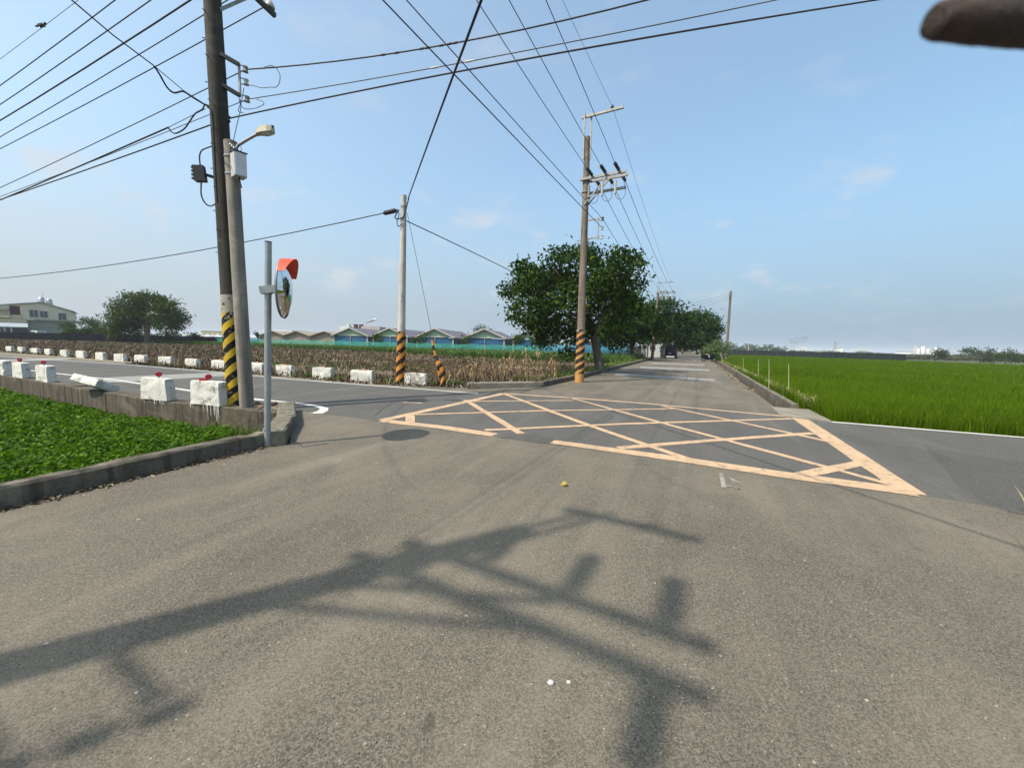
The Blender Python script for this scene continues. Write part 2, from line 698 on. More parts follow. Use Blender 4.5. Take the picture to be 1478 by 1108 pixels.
def concrete(name, a, b, c, scale=2.2, rough=.9, streak=True, moss=None):
    m, n, l, p = new_mat(name)
    v = objco(n, l)
    x = mix_rgb(n, l, ramp(n, l, noise(n, l, scale, 7, .65, v), .35, .65), a, b)
    x = mix_rgb(n, l, ramp(n, l, noise(n, l, scale * 9, 6, .7, v), .5, .75, 0, .7), x, c)
    if streak:
        st = noise(n, l, 7, 5, .6, objco(n, l, (1, 1, .08)))
        x = mix_rgb(n, l, ramp(n, l, st, .46, .66, 0, .85), x, c)
        x = mix_rgb(n, l, ramp(n, l, noise(n, l, 1.1, 6, .65, objco(n, l, (1, 1, 1.6)), 1.0), .54, .66, 0, .6), x, tuple(q * 1.35 for q in a))
    if moss:
        x = mix_rgb(n, l, ramp(n, l, noise(n, l, 3.3, 6, .6, v), .55, .7, 0, .7), x, moss)
    l.new(x, p.inputs['Base Color'])
    p.inputs['Roughness'].default_value = rough
    p.inputs['Specular IOR Level'].default_value = .2
    bump(n, l, p, noise(n, l, 90, 5, .7, v), .35, .008)
    return m


M = {}
M['road'] = asphalt('worn_asphalt', (.052, .045, .035), (.204, .178, .142), (.206, .179, .139), 165, .012, .55, False, (.32, .29, .24))
M['cross'] = asphalt('newer_asphalt', (.062, .059, .056), (.122, .117, .111), (.150, .137, .119), 120, .006, .30, False)
M['patch'] = asphalt('patch_asphalt', (.056, .053, .050), (.106, .101, .096), (.130, .119, .105), 120, .004, .15, False)
M['yellow'] = paint('yellow_paint', (.50, .335, .20), (.15, .135, .115), .53)
M['white_line'] = paint('white_line_paint', (.56, .55, .51), (.16, .15, .14), .60)
M['pale_line'] = paint('worn_white_paint', (.245, .235, .215), (.12, .115, .108), .53, 6.0, .12)
M['scratch'] = paint('scratch_paint', (.36, .335, .28), (.13, .115, .10), .48)
M['soil'] = plain('soil', (.17, .125, .085), (.27, .21, .15), 1.3, .95, 0, .8)
M['ground'] = plain('far_ground', (.045, .060, .022), (.085, .085, .045), .02, .95, 0, 0)
M['verge'] = plain('verge_soil', (.21, .17, .12), (.13, .11, .07), 2.4, .95, 0, .8)
M['stubble_soil'] = plain('stubble_soil', (.125, .098, .066), (.27, .225, .165), .7, .95, 0, .8)
M['rice_base'] = plain('rice_base', (.034, .070, .002), (.046, .088, .003), 2.5, .9, 0, .5)
M['crop_soil'] = plain('crop_soil', (.05, .05, .028), (.03, .04, .018), 3, .95, 0, .5)
M['kerb'] = concrete('kerb_concrete', (.165, .145, .112), (.095, .083, .063), (.035, .031, .024), 2.5, .92, True, (.05, .05, .03))
M['wall'] = concrete('wall_concrete', (.115, .097, .074), (.070, .059, .045), (.028, .024, .019), 1.4, .92, True)
M['kerb_mid'] = concrete('corner_kerb_concrete', (.20, .18, .14), (.13, .115, .09), (.05, .045, .035), 3.5, .92, True, (.07, .07, .04))
M['slab'] = concrete('slab_concrete', (.25, .225, .18), (.165, .148, .118), (.085, .076, .06), 2.0, .92, False)
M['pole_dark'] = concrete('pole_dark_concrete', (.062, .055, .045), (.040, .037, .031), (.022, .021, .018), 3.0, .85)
M['pole_mid'] = concrete('pole_brown_concrete', (.21, .17, .135), (.15, .125, .10), (.09, .075, .06), 3.0, .9)
M['pole_grey'] = concrete('pole_grey_concrete', (.26, .235, .20), (.185, .165, .14), (.11, .10, .085), 3.0, .9)
M['pole_light'] = concrete('pole_light_concrete', (.50, .47, .43), (.40, .37, .335), (.26, .24, .21), 3.0, .9)
M['stripe_yb'] = stripes('yellow_black_stripes', (.47, .32, .020), (.012, .011, .010), .31, -3, (1.75, 2.1, .20))
M['stripe_ob'] = stripes('orange_black_stripes', (.56, .23, .035), (.022, .015, .012), .36, -2, (1.7, 1.9, .12))
M['stripe_tan'] = stripes('tan_black_stripes', (.46, .23, .065), (.03, .022, .018), .30, -2, (1.9, 2.2, .1), .36, .42)
M['stripe_far'] = stripes('faded_stripes', (.30, .16, .07), (.04, .03, .025), .34, 1)
M['galv'] = plain('galvanised_steel', (.30, .33, .335), (.24, .27, .275), 8, .45, .35, .05)
M['steel'] = plain('grey_steel', (.30, .29, .27), (.20, .195, .185), 10, .55, .3, .1)
M['steel_dark'] = plain('dark_steel', (.07, .07, .072), (.05, .05, .05), 10, .55, .3, .1)
M['black'] = plain('black_rubber', (.017, .017, .019), (.025, .025, .027), 12, .6, 0, .05)
M['wire'] = plain('wire_black', (.03, .032, .038), (.04, .042, .048), 12, .6, 0, 0)
M['wire_alu'] = plain('wire_grey', (.11, .12, .135), (.09, .10, .11), 12, .6, .2, 0)
M['porcelain'] = plain('porcelain', (.45, .44, .40), (.36, .35, .31), 8, .3, 0, 0, None, .5)
M['insul_dark'] = plain('insulator_dark', (.035, .03, .035), (.05, .045, .05), 8, .4, 0, 0, None, .5)
M['lamp'] = plain('lamp_housing', (.42, .39, .30), (.33, .31, .24), 6, .5, 0, .05)
M['box_grey'] = plain('meter_box_grey', (.46, .45, .43), (.38, .37, .35), 5, .5, .1, .03)
M['box_white'] = plain('box_face_white', (.60, .62, .66), (.52, .54, .58), 5, .5, 0, .03)
M['orange'] = plain('orange_plastic', (.66, .075, .028), (.56, .06, .024), 6, .4, 0, .02, None, .4)
M['red'] = plain('red_reflector', (.30, .010, .022), (.24, .008, .018), 20, .25, 0, .05, None, .6)
M['amber'] = plain('amber_reflector', (.50, .17, .02), (.40, .13, .02), 20, .3, 0, .05, None, .6)
M['bird'] = plain('bird_feathers', (.03, .028, .026), (.05, .045, .04), 30, .8)
M['mirror_rim'] = plain('mirror_rim', (.22, .22, .22), (.15, .15, .15), 10, .5, .3, 0)
_m, _n, _l, _p = new_mat('mirror_glass')
_p.inputs['Metallic'].default_value = 1.0
_p.inputs['Roughness'].default_value = .04
_p.inputs['Base Color'].default_value = (.72, .75, .77, 1)
M['mirror'] = _m
M['stalk'] = plain('bark_brown', (.12, .085, .055), (.07, .05, .035), 9, .9, 0, .5)
M['bark'] = concrete('tree_bark', (.17, .145, .115), (.11, .095, .075), (.05, .043, .034), 5.0, .92)
M['leaf_dark'] = leafy('broad_leaves', (.010, .028, .003), (.026, .058, .006), (.09, .12, .014), .24, .6)
M['leaf_row'] = leafy('roadside_leaves', (.010, .030, .003), (.024, .058, .006), (.05, .085, .012), .22, .7)
M['leaf_round'] = leafy('round_tree_leaves', (.020, .044, .003), (.046, .080, .006), (.08, .105, .012), .22, .7)
M['leaf_far'] = leafy('far_leaves', (.022, .042, .012), (.042, .070, .020), None, .2, .7)
M['leaf_hedge'] = leafy('hedge_leaves', (.055, .066, .036), (.095, .10, .058), None, .2, .7)
M['leaf_shrub'] = leafy('shrub_leaves', (.05, .09, .02), (.10, .15, .04), (.20, .19, .09), .3, .5)
M['crop_leaf'] = leafy('crop_leaves', (.040, .096, .004), (.094, .172, .008), (.155, .25, .026), .35, .5, (2.2, (.62, .70, .6)))
M['rice'] = leafy('rice_blades', (.072, .130, .0015), (.098, .166, .002), (.125, .18, .006), .38, .6, (.22, (.82, .84, .8)))
M['corn_green'] = leafy('corn_strip_leaves', (.045, .095, .022), (.085, .145, .04), (.17, .18, .08), .35, .6)
M['weed'] = leafy('weed_blades', (.07, .12, .025), (.13, .18, .045), (.26, .23, .10), .3, .6)
M['dry'] = island('dry_straw', [(.052, .033, .020), (.082, .055, .033), (.135, .096, .060), (.30, .245, .165), (.066, .044, .027), (.16, .12, .074)])
M['dry_corn'] = island('dry_corn_leaves', [(.105, .062, .030), (.17, .108, .053), (.27, .19, .105), (.13, .08, .04)])
M['straw_blade'] = island('straw_blades', [(.42, .34, .17), (.34, .30, .13), (.5, .42, .25)])
M['dead_leaf'] = island('dead_leaf', [(.33, .25, .07), (.25, .17, .05)])
M['pebble'] = island('pebbles', [(.14, .125, .11), (.28, .25, .21), (.34, .31, .27), (.07, .065, .06), (.22, .19, .16)])
M['white_stone'] = plain('white_stone', (.46, .45, .41), (.38, .37, .33), 30, .85, 0, .4)
M['rubble'] = plain('red_brown_stones', (.22, .12, .085), (.16, .10, .075), 9, .9, 0, .5)
M['twig'] = plain('brown_stick', (.060, .042, .033), (.034, .026, .022), 60, .75, 0, .4)
M['chalk'] = M['scratch']
M['wallgreen'] = plain('pale_green_wall', (.30, .40, .29), (.26, .35, .255), 1, .8, 0, .05)
M['blue'] = plain('blue_shutter', (.022, .105, .21), (.018, .085, .175), 1.2, .6, 0, .05)
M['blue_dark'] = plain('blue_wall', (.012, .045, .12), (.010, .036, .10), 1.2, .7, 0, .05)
M['roof_purple'] = plain('purple_grey_roof', (.13, .12, .15), (.10, .095, .12), 1.5, .8, 0, .2)
M['roof_tan'] = plain('tan_roof', (.28, .235, .185), (.22, .18, .145), 1.5, .85, 0, .2)
M['fascia'] = plain('white_fascia', (.44, .42, .38), (.36, .345, .31), 2, .7, 0, .05)
M['post_pale'] = plain('pale_post', (.45, .42, .36), (.36, .33, .28), 3, .8, 0, .05)
M['net_teal'] = None
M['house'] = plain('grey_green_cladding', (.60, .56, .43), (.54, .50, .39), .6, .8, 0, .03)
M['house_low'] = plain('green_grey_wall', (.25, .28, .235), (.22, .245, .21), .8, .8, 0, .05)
M['house_roof'] = plain('pale_roof', (.42, .44, .40), (.36, .38, .34), 1, .6, .1, .03)
M['cream'] = plain('cream_band', (.52, .46, .32), (.45, .40, .28), 1, .7, 0, .03)
M['maroon'] = plain('maroon_panel', (.10, .035, .045), (.08, .03, .04), 2, .7)
M['glass_dark'] = plain('dark_window_glass', (.04, .05, .06), (.06, .07, .085), 2, .12, 0, 0, None, .6)
M['frame_white'] = plain('window_frame', (.45, .46, .44), (.38, .39, .37), 6, .6)
M['white_wall'] = plain('white_wall', (.62, .63, .62), (.54, .55, .55), .05, .8, 0, 0)
M['far_white'] = plain('far_white_wall', (.66, .66, .66), (.58, .58, .58), .02, .8, 0, 0)
M['far_grey'] = plain('far_grey_wall', (.36, .37, .38), (.30, .31, .32), .02, .8, 0, 0)
M['pinkish'] = plain('pink_tile_wall', (.45, .38, .35), (.38, .32, .30), .05, .8, 0, 0)
M['greenhouse'] = plain('greenhouse_film', (.66, .68, .70), (.58, .60, .62), .4, .5, 0, .05)
M['tank'] = plain('steel_tank', (.42, .43, .44), (.34, .35, .36), 3, .35, .6, .02)
M['net_black'] = plain('black_shade_net', (.006, .007, .011), (.010, .011, .016), .8, .9, 0, .1, None, .02)
M['net_brown'] = plain('brown_shade_net', (.012, .008, .007), (.02, .014, .011), .8, .9, 0, .1, None, .02)
M['shade_house'] = plain('dark_green_shade_net', (.019, .025, .028), (.024, .031, .034), .15, .9, 0, .05, None, .02)
M['truck'] = plain('dark_blue_van_paint', (.018, .026, .060), (.022, .030, .066), 2, .3, .2, 0, None, .5)
M['tail'] = plain('tail_lamp', (.25, .01, .01), (.2, .01, .01), 8, .3)
M['plate'] = plain('plate_white', (.55, .55, .52), (.5, .5, .48), 8, .5)
M['chrome'] = plain('dull_metal', (.4, .4, .4), (.32, .32, .32), 8, .35, .7, 0)
M['bamboo'] = plain('bamboo_stake', (.50, .45, .30), (.40, .35, .22), 12, .7, 0, .2)
M['pallet'] = plain('weathered_boards', (.22, .18, .14), (.15, .12, .095), 5, .9, 0, .3)
M['white_bag'] = plain('white_sack', (.66, .66, .64), (.56, .56, .54), 6, .7, 0, .3)


def net_mat(name, a, b, alpha):
    m, n, l, p = new_mat(name)
    v = objco(n, l)
    f = noise(n, l, .8, 6, .6, objco(n, l, (.5, .5, 3.0)))
    l.new(mix_rgb(n, l, ramp(n, l, f, .35, .7), a, b), p.inputs['Base Color'])
    p.inputs['Roughness'].default_value = .7
    t = n.new('ShaderNodeBsdfTransparent')
    mx = n.new('ShaderNodeMixShader')
    l.new(ramp(n, l, noise(n, l, 1.3, 5, .6, v), .3, .7, alpha - .15, alpha + .12), mx.inputs[0])
    l.new(t.outputs[0], mx.inputs[1])
    l.new(p.outputs[0], mx.inputs[2])
    l.new(mx.outputs[0], n['Material Output'].inputs[0])
    return m


M['net_teal'] = net_mat('teal_net', (.014, .17, .13), (.028, .25, .185), .72)
M['net_blue'] = net_mat('blue_net', (.012, .12, .20), (.026, .17, .26), .85)


def block_mat(name, seed, wear):
    m, n, l, p = new_mat(name)
    v = objco(n, l)
    mpn = n.new('ShaderNodeMapping')
    mpn.inputs['Location'].default_value = (seed * 3.1, seed * 1.7, seed)
    l.new(v, mpn.inputs[0])
    v = mpn.outputs[0]
    f = math_n(n, l, 'ADD', math_n(n, l, 'MULTIPLY', noise(n, l, 4.5, 7, .7, v), .55), math_n(n, l, 'MULTIPLY', noise(n, l, 26, 6, .75, v), .45))
    w = mix_rgb(n, l, ramp(n, l, noise(n, l, 2.3, 5, .6, v), .35, .7), (.62, .61, .57), (.46, .44, .39))
    c = mix_rgb(n, l, ramp(n, l, f, wear, wear + .07), w, (.20, .185, .16))
    l.new(c, p.inputs['Base Color'])
    p.inputs['Roughness'].default_value = .85
    bump(n, l, p, f, .5, .02)
    return m


M['block'] = [block_mat('worn_white_block_paint_%s' % s, i * 2.3 + 1, w) for i, (s, w) in enumerate((('a', .51), ('b', .522), ('c', .54)))]
M['block_grey'] = block_mat('grey_worn_block_paint', 9.1, .46)
M['drip'] = paint('white_paint_drips', (.55, .54, .50), (.30, .27, .23), .56, 6.0)

# ------------------------------------------------------------------ ground, roads, kerbs
def sheet(name, poly, z, mat, thick=None, label=None, parent=None):
    """plan polygon as a slab (or thin sheet)"""
    poly = [(p[0], p[1]) for p in poly]
    a = sum(poly[i][0] * poly[(i + 1) % len(poly)][1] - poly[(i + 1) % len(poly)][0] * poly[i][1] for i in range(len(poly)))
    if a < 0:
        poly = poly[::-1]
    mb = MB()
    if thick:
        mb.prism(poly, z - thick, z)
    else:
        mb.add([(x, y, z) for x, y in poly], [tuple(range(len(poly)))])
    o = mb.build(name, mat, parent, label)
    if parent is None:
        structure(o)
    return o


def g2(px, py):
    p = G(px, py)
    return (p.x, p.y)


def jag(pts, step=.25, amp=.03, seed=1):
    """subdivide an open polyline and roughen it"""
    r = random.Random(seed)
    out = []
    for a, b in zip(pts[:-1], pts[1:]):
        L = math.hypot(b[0] - a[0], b[1] - a[1])
        n = max(1, int(L / step))
        for i in range(n):
            t = i / n
            out.append((a[0] + (b[0] - a[0]) * t + r.gauss(0, amp), a[1] + (b[1] - a[1]) * t + r.gauss(0, amp)))
    out.append(tuple(pts[-1]))
    return out


# one land sheet to the horizon, fields slightly below the roads
mb = MB()
mb.add([(-3500, -400, -.70), (3500, -400, -.70), (3500, 5500, -.70), (-3500, 5500, -.70)], [(0, 1, 2, 3)])
structure(mb.build('ground', M['ground']))

RS = .47                                                    # heading of the straight road (x per y)
def roadL(y): return 2.8 + RS * (y - 16.9)
def roadR(y): return 10.15 + RS * (y - 16.5)

kerb_a, kerb_b = g2(0, 736), g2(385, 644)
kd = ((kerb_b[0] - kerb_a[0]) / (kerb_b[1] - kerb_a[1]))
kerb_c = (kerb_a[0] - kd * 16, kerb_a[1] - 16)
corner1, corner2 = g2(418, 640), g2(427, 592)
left_edge = [kerb_c, kerb_a, kerb_b, corner1, corner2]
junction_far = [g2(832, 549), (roadL(30), 30), (roadL(420), 420)]
road_poly = left_edge + [(-6, 12.5), (-1.0, 15.0)] + junction_far + [(roadR(420), 420), (roadR(30), 30), g2(1124, 592), g2(1196, 610), (7.2, 5.5), (roadR(3.4) + .6, 3.4), (roadR(-12.5) + .5, -12.5)]
road = sheet('road', road_poly, 0.0, M['road'], .9)

# crossing road, smoother and greyer, laid over the junction
near_e = [(-90, 42.5), (-21.7, 17.05), g2(200, 558), g2(300, 572), g2(398, 587), g2(436, 592), g2(470, 598), g2(500, 601), g2(527, 605), g2(552, 609), g2(590, 614), g2(640, 620), g2(716, 629),
          g2(795, 641), g2(900, 655), g2(1000, 669), g2(1150, 690), g2(1322, 714), g2(1420, 729), g2(1478, 742), (7.0, 2.5), (14, -1.5), (44, -18)]
far_e = [(46, -11.6), g2(1478, 633), g2(1330, 619), g2(1200, 609), g2(1155, 601), g2(1040, 591), g2(940, 581), g2(830, 573), g2(727, 566), g2(690, 567), g2(560, 557), g2(420, 546), g2(180, 524.5), g2(0, 512.5), (-90, 48.5)]
cross = sheet('cross_road', jag(near_e, .3, .018, 3) + far_e, .003, M['cross'], .25)
# patch of smoother asphalt on the right arm and dark patch by the mouth of the junction
sheet('asphalt_patch', jag([g2(1330, 640), g2(1390, 655), g2(1478, 668), (12, 3.2), (7.5, 3.4), g2(1478, 738), g2(1425, 727), g2(1375, 690), g2(1330, 640)], .3, .02, 4)[:-1], .0046, M['patch'])
sheet('asphalt_patch', jag([g2(716, 631), g2(770, 626), g2(800, 633), g2(792, 641), g2(716, 631)], .2, .012, 5)[:-1], .0046, M['patch'])


sheet('verge', [(3.4, 4.3), (7.2, 3.4), (14, 0), (14, -12), (-2, -12), (2.6, 2.5)], -.012, M['road'], .6)


# painted lines: every line a part of the road it lies on
def line_strip(pts, w, z, mat, name, parent, jagamp=.006):
    """flat painted strip along a plan polyline (a little ragged at the edges)"""
    r = random.Random(int(abs(pts[0][0]) * 1000))
    q = []
    for a, b in zip(pts[:-1], pts[1:]):
        L = math.hypot(b[0] - a[0], b[1] - a[1])
        n = max(1, int(L / .35))
        q += [(a[0] + (b[0] - a[0]) * i / n, a[1] + (b[1] - a[1]) * i / n) for i in range(n)]
    q.append(pts[-1])
    lv, rv = [], []
    ws = w if hasattr(w, '__len__') else (w, w)
    for i, p in enumerate(q):
        a, b = q[max(i - 1, 0)], q[min(i + 1, len(q) - 1)]
        dx, dy = b[0] - a[0], b[1] - a[1]
        L = math.hypot(dx, dy) or 1
        t = i / max(1, len(q) - 1)
        hw = (ws[0] * (1 - t) + ws[1] * t) / 2
        nx, ny = -dy / L, dx / L
        lv.append((p[0] + nx * (hw + r.gauss(0, jagamp)), p[1] + ny * (hw + r.gauss(0, jagamp)), z))
        rv.append((p[0] - nx * (hw + r.gauss(0, jagamp)), p[1] - ny * (hw + r.gauss(0, jagamp)), z))
    n = len(q)
    m_ = MB()
    m_.add(lv + rv, [(i, n + i, n + i + 1, i + 1) for i in range(n - 1)])
    return m_.build(name, mat, parent)


YZ = .0056
yl = [  # (pixel polyline, width, layer)
    ([(552, 606.5), (727, 568)], (.20, .22)), ([(727, 568), (830, 574.5), (940, 583), (1040, 592.5), (1158, 603)], .17),
    ([(1152, 602.5), (1300, 701), (1318, 712.5)], (.30, .24)), ([(1320, 711), (1300, 708), (1140, 686.5), (980, 662.5), (797, 637.5)], (.30, .22)), ([(714, 628), (640, 617), (552, 607)], .24)]
inner = [([(672, 577.5), (752, 626)], .15), ([(729, 569), (850, 614), (994, 663)], .14), ([(826, 575), (950, 609), (1080, 644), (1284, 699)], .13),
         ([(956, 586), (1070, 610), (1198, 638)], .12), ([(674, 579.5), (827, 578)], .12), ([(600, 598.5), (780, 593), (975, 590)], .12),
         ([(650, 587.5), (600, 598)], .001), ([(700, 621), (900, 612), (1143, 604.5)], .13), ([(893, 647), (1020, 636.5), (1174, 625.5)], .15),
         ([(1156, 686), (1251, 667)], .17), ([(592.5, 597.5), (591.5, 611.5)], .17)]
for i, (pp, w) in enumerate(yl):
    line_strip([g2(*q) for q in pp], w, YZ + .0002 * i, M['yellow'], 'yellow_line', cross)
for i, (pp, w) in enumerate(inner):
    if w == .001:
        continue
    line_strip([g2(*q) for q in pp], w, YZ + .0022 + .0001 * i, M['yellow'], 'yellow_line', cross)
line_strip([g2(583, 580.5), g2(610, 582)], .10, YZ, M['yellow'], 'yellow_line', cross)
# white edge lines
line_strip([(-60, 31.2), (-21.7, 16.3), g2(170, 549), g2(300, 567.5), g2(375, 577), g2(430, 582), g2(455, 585.5), g2(468, 589.5)], .13, .0068, M['white_line'], 'white_edge_line', cross)
line_strip([g2(469, 588.5), g2(466, 593), g2(457, 597)], (.13, .24), .0074, M['white_line'], 'white_edge_line', cross)
line_strip([(-60, 36.3), g2(0, 514), g2(180, 526), g2(300, 536), g2(420, 547.5), g2(560, 558), g2(690, 568)], .12, .0068, M['white_line'], 'white_edge_line', cross)
line_strip([g2(1196, 608.6), g2(1330, 619.5), g2(1478, 631.5), (14.0, 4.6), (45, -12.4)], .13, .0068, M['white_line'], 'white_edge_line', cross)
# worn pale bands across the left arm and white bars across the road ahead
def band(pts, z, name, mat, parent):
    m_ = MB()
    m_.add([(p[0], p[1], z) for p in pts], [tuple(range(len(pts)))])
    return m_.build(name, mat, parent)
band([g2(148, 553), g2(345, 541.5), g2(330, 536.8), g2(150, 545)], .0052, 'pale_band', M['pale_line'], cross)
band([g2(-10, 522.5), g2(112, 518.6), g2(90, 516.5), g2(-10, 519.5)], .0052, 'pale_band', M['pale_line'], cross)
def bar(y0, y1, a, b):
    band([(roadL(y0) + a, y0), (roadR(y0) - b, y0 - .9), (roadR(y1) - b, y1 - .9), (roadL(y1) + a, y1)], .007, 'white_bar', M['pale_line'], road)
band([g2(888, 541.5), g2(1033, 550.5), g2(1031, 547), g2(888, 538.8)], .007, 'white_bar', M['pale_line'], road)
band([g2(923, 531.2), g2(1025, 535.6), g2(1024, 533), g2(924, 529)], .007, 'white_bar', M['pale_line'], road)
band([g2(940, 525), g2(1017, 527.8), g2(1016, 525.8), g2(941, 523.3)], .007, 'white_bar', M['pale_line'], road)
for y in (52, 62, 76):
    bar(y, y + 1.6, .9, 1.0)
# scratched white figures on the asphalt near the box: a 1 and a broken B-like mark
for pp, w in [([(1041, 683.5), (1044, 704)], .045), ([(1052, 689), (1060, 693.5), (1069, 697)], .028), ([(1056, 695), (1060, 698.5)], .026), ([(1047.5, 700.5), (1057, 702.5), (1067, 706)], .03), ([(1068, 699.5), (1071.5, 700.5)], .045), ([(1064, 705), (1067.5, 706.2)], .045)]:
    line_strip([g2(*q) for q in pp], w, .006, M['scratch'], 'scratched_mark', road, .008)
# thin cracks at the corner
for pp in ([(415, 634), (440, 645), (475, 640)], [(590, 571), (560, 585), (540, 600)]):
    line_strip(jag([g2(*q) for q in pp], .15, .02, 8), .016, .0052, M['black'], 'crack', road, .006)


def cast(a, d, nrm, L, prof, r, chip=.10):
    """a cast piece with slightly uneven, chipped edges: profile (offset, height) swept from a along d"""
    k_ = max(2, int(L / .13))
    m_ = MB()
    vs = []
    zt = max(z for o, z in prof)
    for i in range(k_ + 1):
        p = a + d * (L * i / k_)
        ch = r.uniform(.008, .032) if r.random() < chip else 0
        for o, z in prof:
            up = z > zt - .04
            jz = r.gauss(0, .0035) - (ch if z == zt and r.random() < .6 else 0) if up else 0
            q = p + nrm * (o + (r.gauss(0, .0035) if z > -.3 else 0))
            vs.append((q.x, q.y, z + jz))
    n_ = len(prof)
    fs = [(i * n_ + k, i * n_ + (k + 1) % n_, (i + 1) * n_ + (k + 1) % n_, (i + 1) * n_ + k) for i in range(k_) for k in range(n_)]
    fs += [tuple(range(n_))[::-1], tuple(range(k_ * n_, (k_ + 1) * n_))]
    if d.cross(nrm).z < 0:
        fs = [f[::-1] for f in fs]
    return m_.add(vs, [f[::-1] for f in fs], False)


# ---- kerbs: long pieces, each a part of its kerb
def kerb(name, label, pts, w, z0, z1, seg, mat, gap=.012, side=1, round_=.025):
    a0 = pts[0]
    k = thing(name, label, 'kerb', (a0[0], a0[1], 0))
    r = random.Random(len(label))
    for a, b in zip(pts[:-1], pts[1:]):
        L = math.hypot(b[0] - a[0], b[1] - a[1])
        n = max(1, round(L / seg))
        dx, dy = (b[0] - a[0]) / L, (b[1] - a[1]) / L
        nx, ny = -dy * side, dx * side
        for i in range(n):
            s0, s1 = i * L / n, (i + 1) * L / n - gap
            dz = r.gauss(0, .006)
            do = r.gauss(0, .006)
            prof = [(0 + do, z0), (0 + do, z1 - round_ + dz), (round_ + do, z1 + dz), (w - round_ + do, z1 + dz), (w + do, z1 - round_ + dz), (w + do, z0)]
            cast(Vector((a[0] + dx * s0, a[1] + dy * s0, 0)), Vector((dx, dy, 0)), Vector((nx, ny, 0)), s1 - s0, prof, r).build('kerb_piece', mat, k)
    return k


kerb('concrete_kerb', 'long mossy concrete kerb between the leafy green crop and the near asphalt', [kerb_c, kerb_a, kerb_b], .17, -.5, .20, 2.6, M['kerb'])
kerb('concrete_kerb', 'short raised concrete kerb rounding the corner beside the mirror post', [(corner1[0] - .015, corner1[1] - .1), ((corner1[0] + corner2[0]) / 2 + .06, (corner1[1] + corner2[1]) / 2), corner2], .30, -.5, .20, 1.4, M['kerb_mid'], .01)
kerb('concrete_kerb', 'low kerb in front of the dry corn stalks, turning along the road past the striped pole', [g2(676, 561), g2(782, 559)], .22, -.5, .20, 2.2, M['slab'], .01)
kl = g2(784, 558.5)
kerb('concrete_kerb', 'dark low kerb under the big tree along the left side of the road ahead', [kl, (roadL(17.6) - .05, 17.6), (roadL(46) - .05, 46)], .20, -.5, .19, 3.0, M['kerb'])
kr0 = g2(1128, 590)
kerb('concrete_kerb', 'long concrete kerb with a gap of drain along the rice field', [(kr0[0] + .32, kr0[1] + .1), (roadR(30) + .42, 30), (roadR(110) + .42, 110)], .15, -.9, .12, 3.2, M['kerb_mid'], .015, -1)
sheet('drain_slab', jag([g2(1113, 588), g2(1135, 590), g2(1168, 592), g2(1200, 609.5), g2(1150, 604), g2(1125, 600), g2(1113, 588)], .2, .012, 6)[:-1], .03, M['slab'], .5)
# retaining wall along the left arm
W0, W1 = G(385, 594, .08), G(200, 575, .08)
W0 = Vector((W0.x, W0.y, 0)); W1 = Vector((W1.x, W1.y, 0))
WD = (W1 - W0).normalized()
WN = Vector((WD.y, -WD.x, 0))                # towards the road side
if WN.y < 0:
    WN = -WN
W2 = G(62, 551, .08)
W2 = Vector((W2.x, W2.y, 0))
W3 = W2 + Vector((-.905, .425, 0)) * 50
WALL = [W0 - WD * .30, W0.lerp(W1, .96) + WN * .03, W2, W3]
wall = thing('retaining_wall', 'stained concrete retaining wall under the white blocks beside the leafy crop', 'wall', W0)
r = random.Random(3)
for A0, A1 in zip(WALL[:-1], WALL[1:]):
    D_ = (A1 - A0).normalized()
    N_ = Vector((D_.y, -D_.x, 0))
    N_ = N_ if N_.y > 0 else -N_
    LL = (A1 - A0).length
    k_ = max(1, round(LL / 2.0))
    for i in range(k_):
        a, b = A0 + D_ * LL * i / k_, A0 + D_ * (LL * (i + 1) / k_ - .012)
        dz, do = r.gauss(0, .008), r.gauss(0, .008)
        zt = .08 + dz
        cast(a, D_, N_, (b - a).length, [(do, -.9), (do, zt - .02), (do + .02, zt), (.30, zt), (.32, zt - .02), (.32, -.9)], r, .16).build('wall_panel', M['wall'], wall)
kerbend = Vector((corner1[0] - .3, corner1[1] + .05, 0))
# soil verge behind the wall
vp = [W0 + WN * .25, WALL[1] + WN * .25, W2 + WN * .25, W3 + WN * .25, W3 + WN * 3.5, Vector((-21.7, 18.5, 0)), Vector((*g2(170, 545), 0)), Vector((*g2(300, 562), 0)), Vector((*g2(398, 580), 0)), Vector((corner2[0] - .25, corner2[1] - .1, 0)), Vector((corner1[0] - .3, corner1[1] + .1, 0)), Vector((corner1[0] - .55, corner1[1] + .9, 0))]
sheet('verge', vp, -.012, M['cross'], .7)
sheet('verge', [W0 + WN * .3 - WD * .1, W0 + WN * .3 + WD * 1.6, W0 + WN * .9 + WD * 1.6, Vector((corner2[0] - .12, corner2[1] - .10, 0)), Vector((corner1[0] - .2, corner1[1] + .25, 0)), Vector((corner1[0] - .4, corner1[1] + .15, 0)), W0 + WN * .05 - WD * .5], .065, M['verge'], .6)

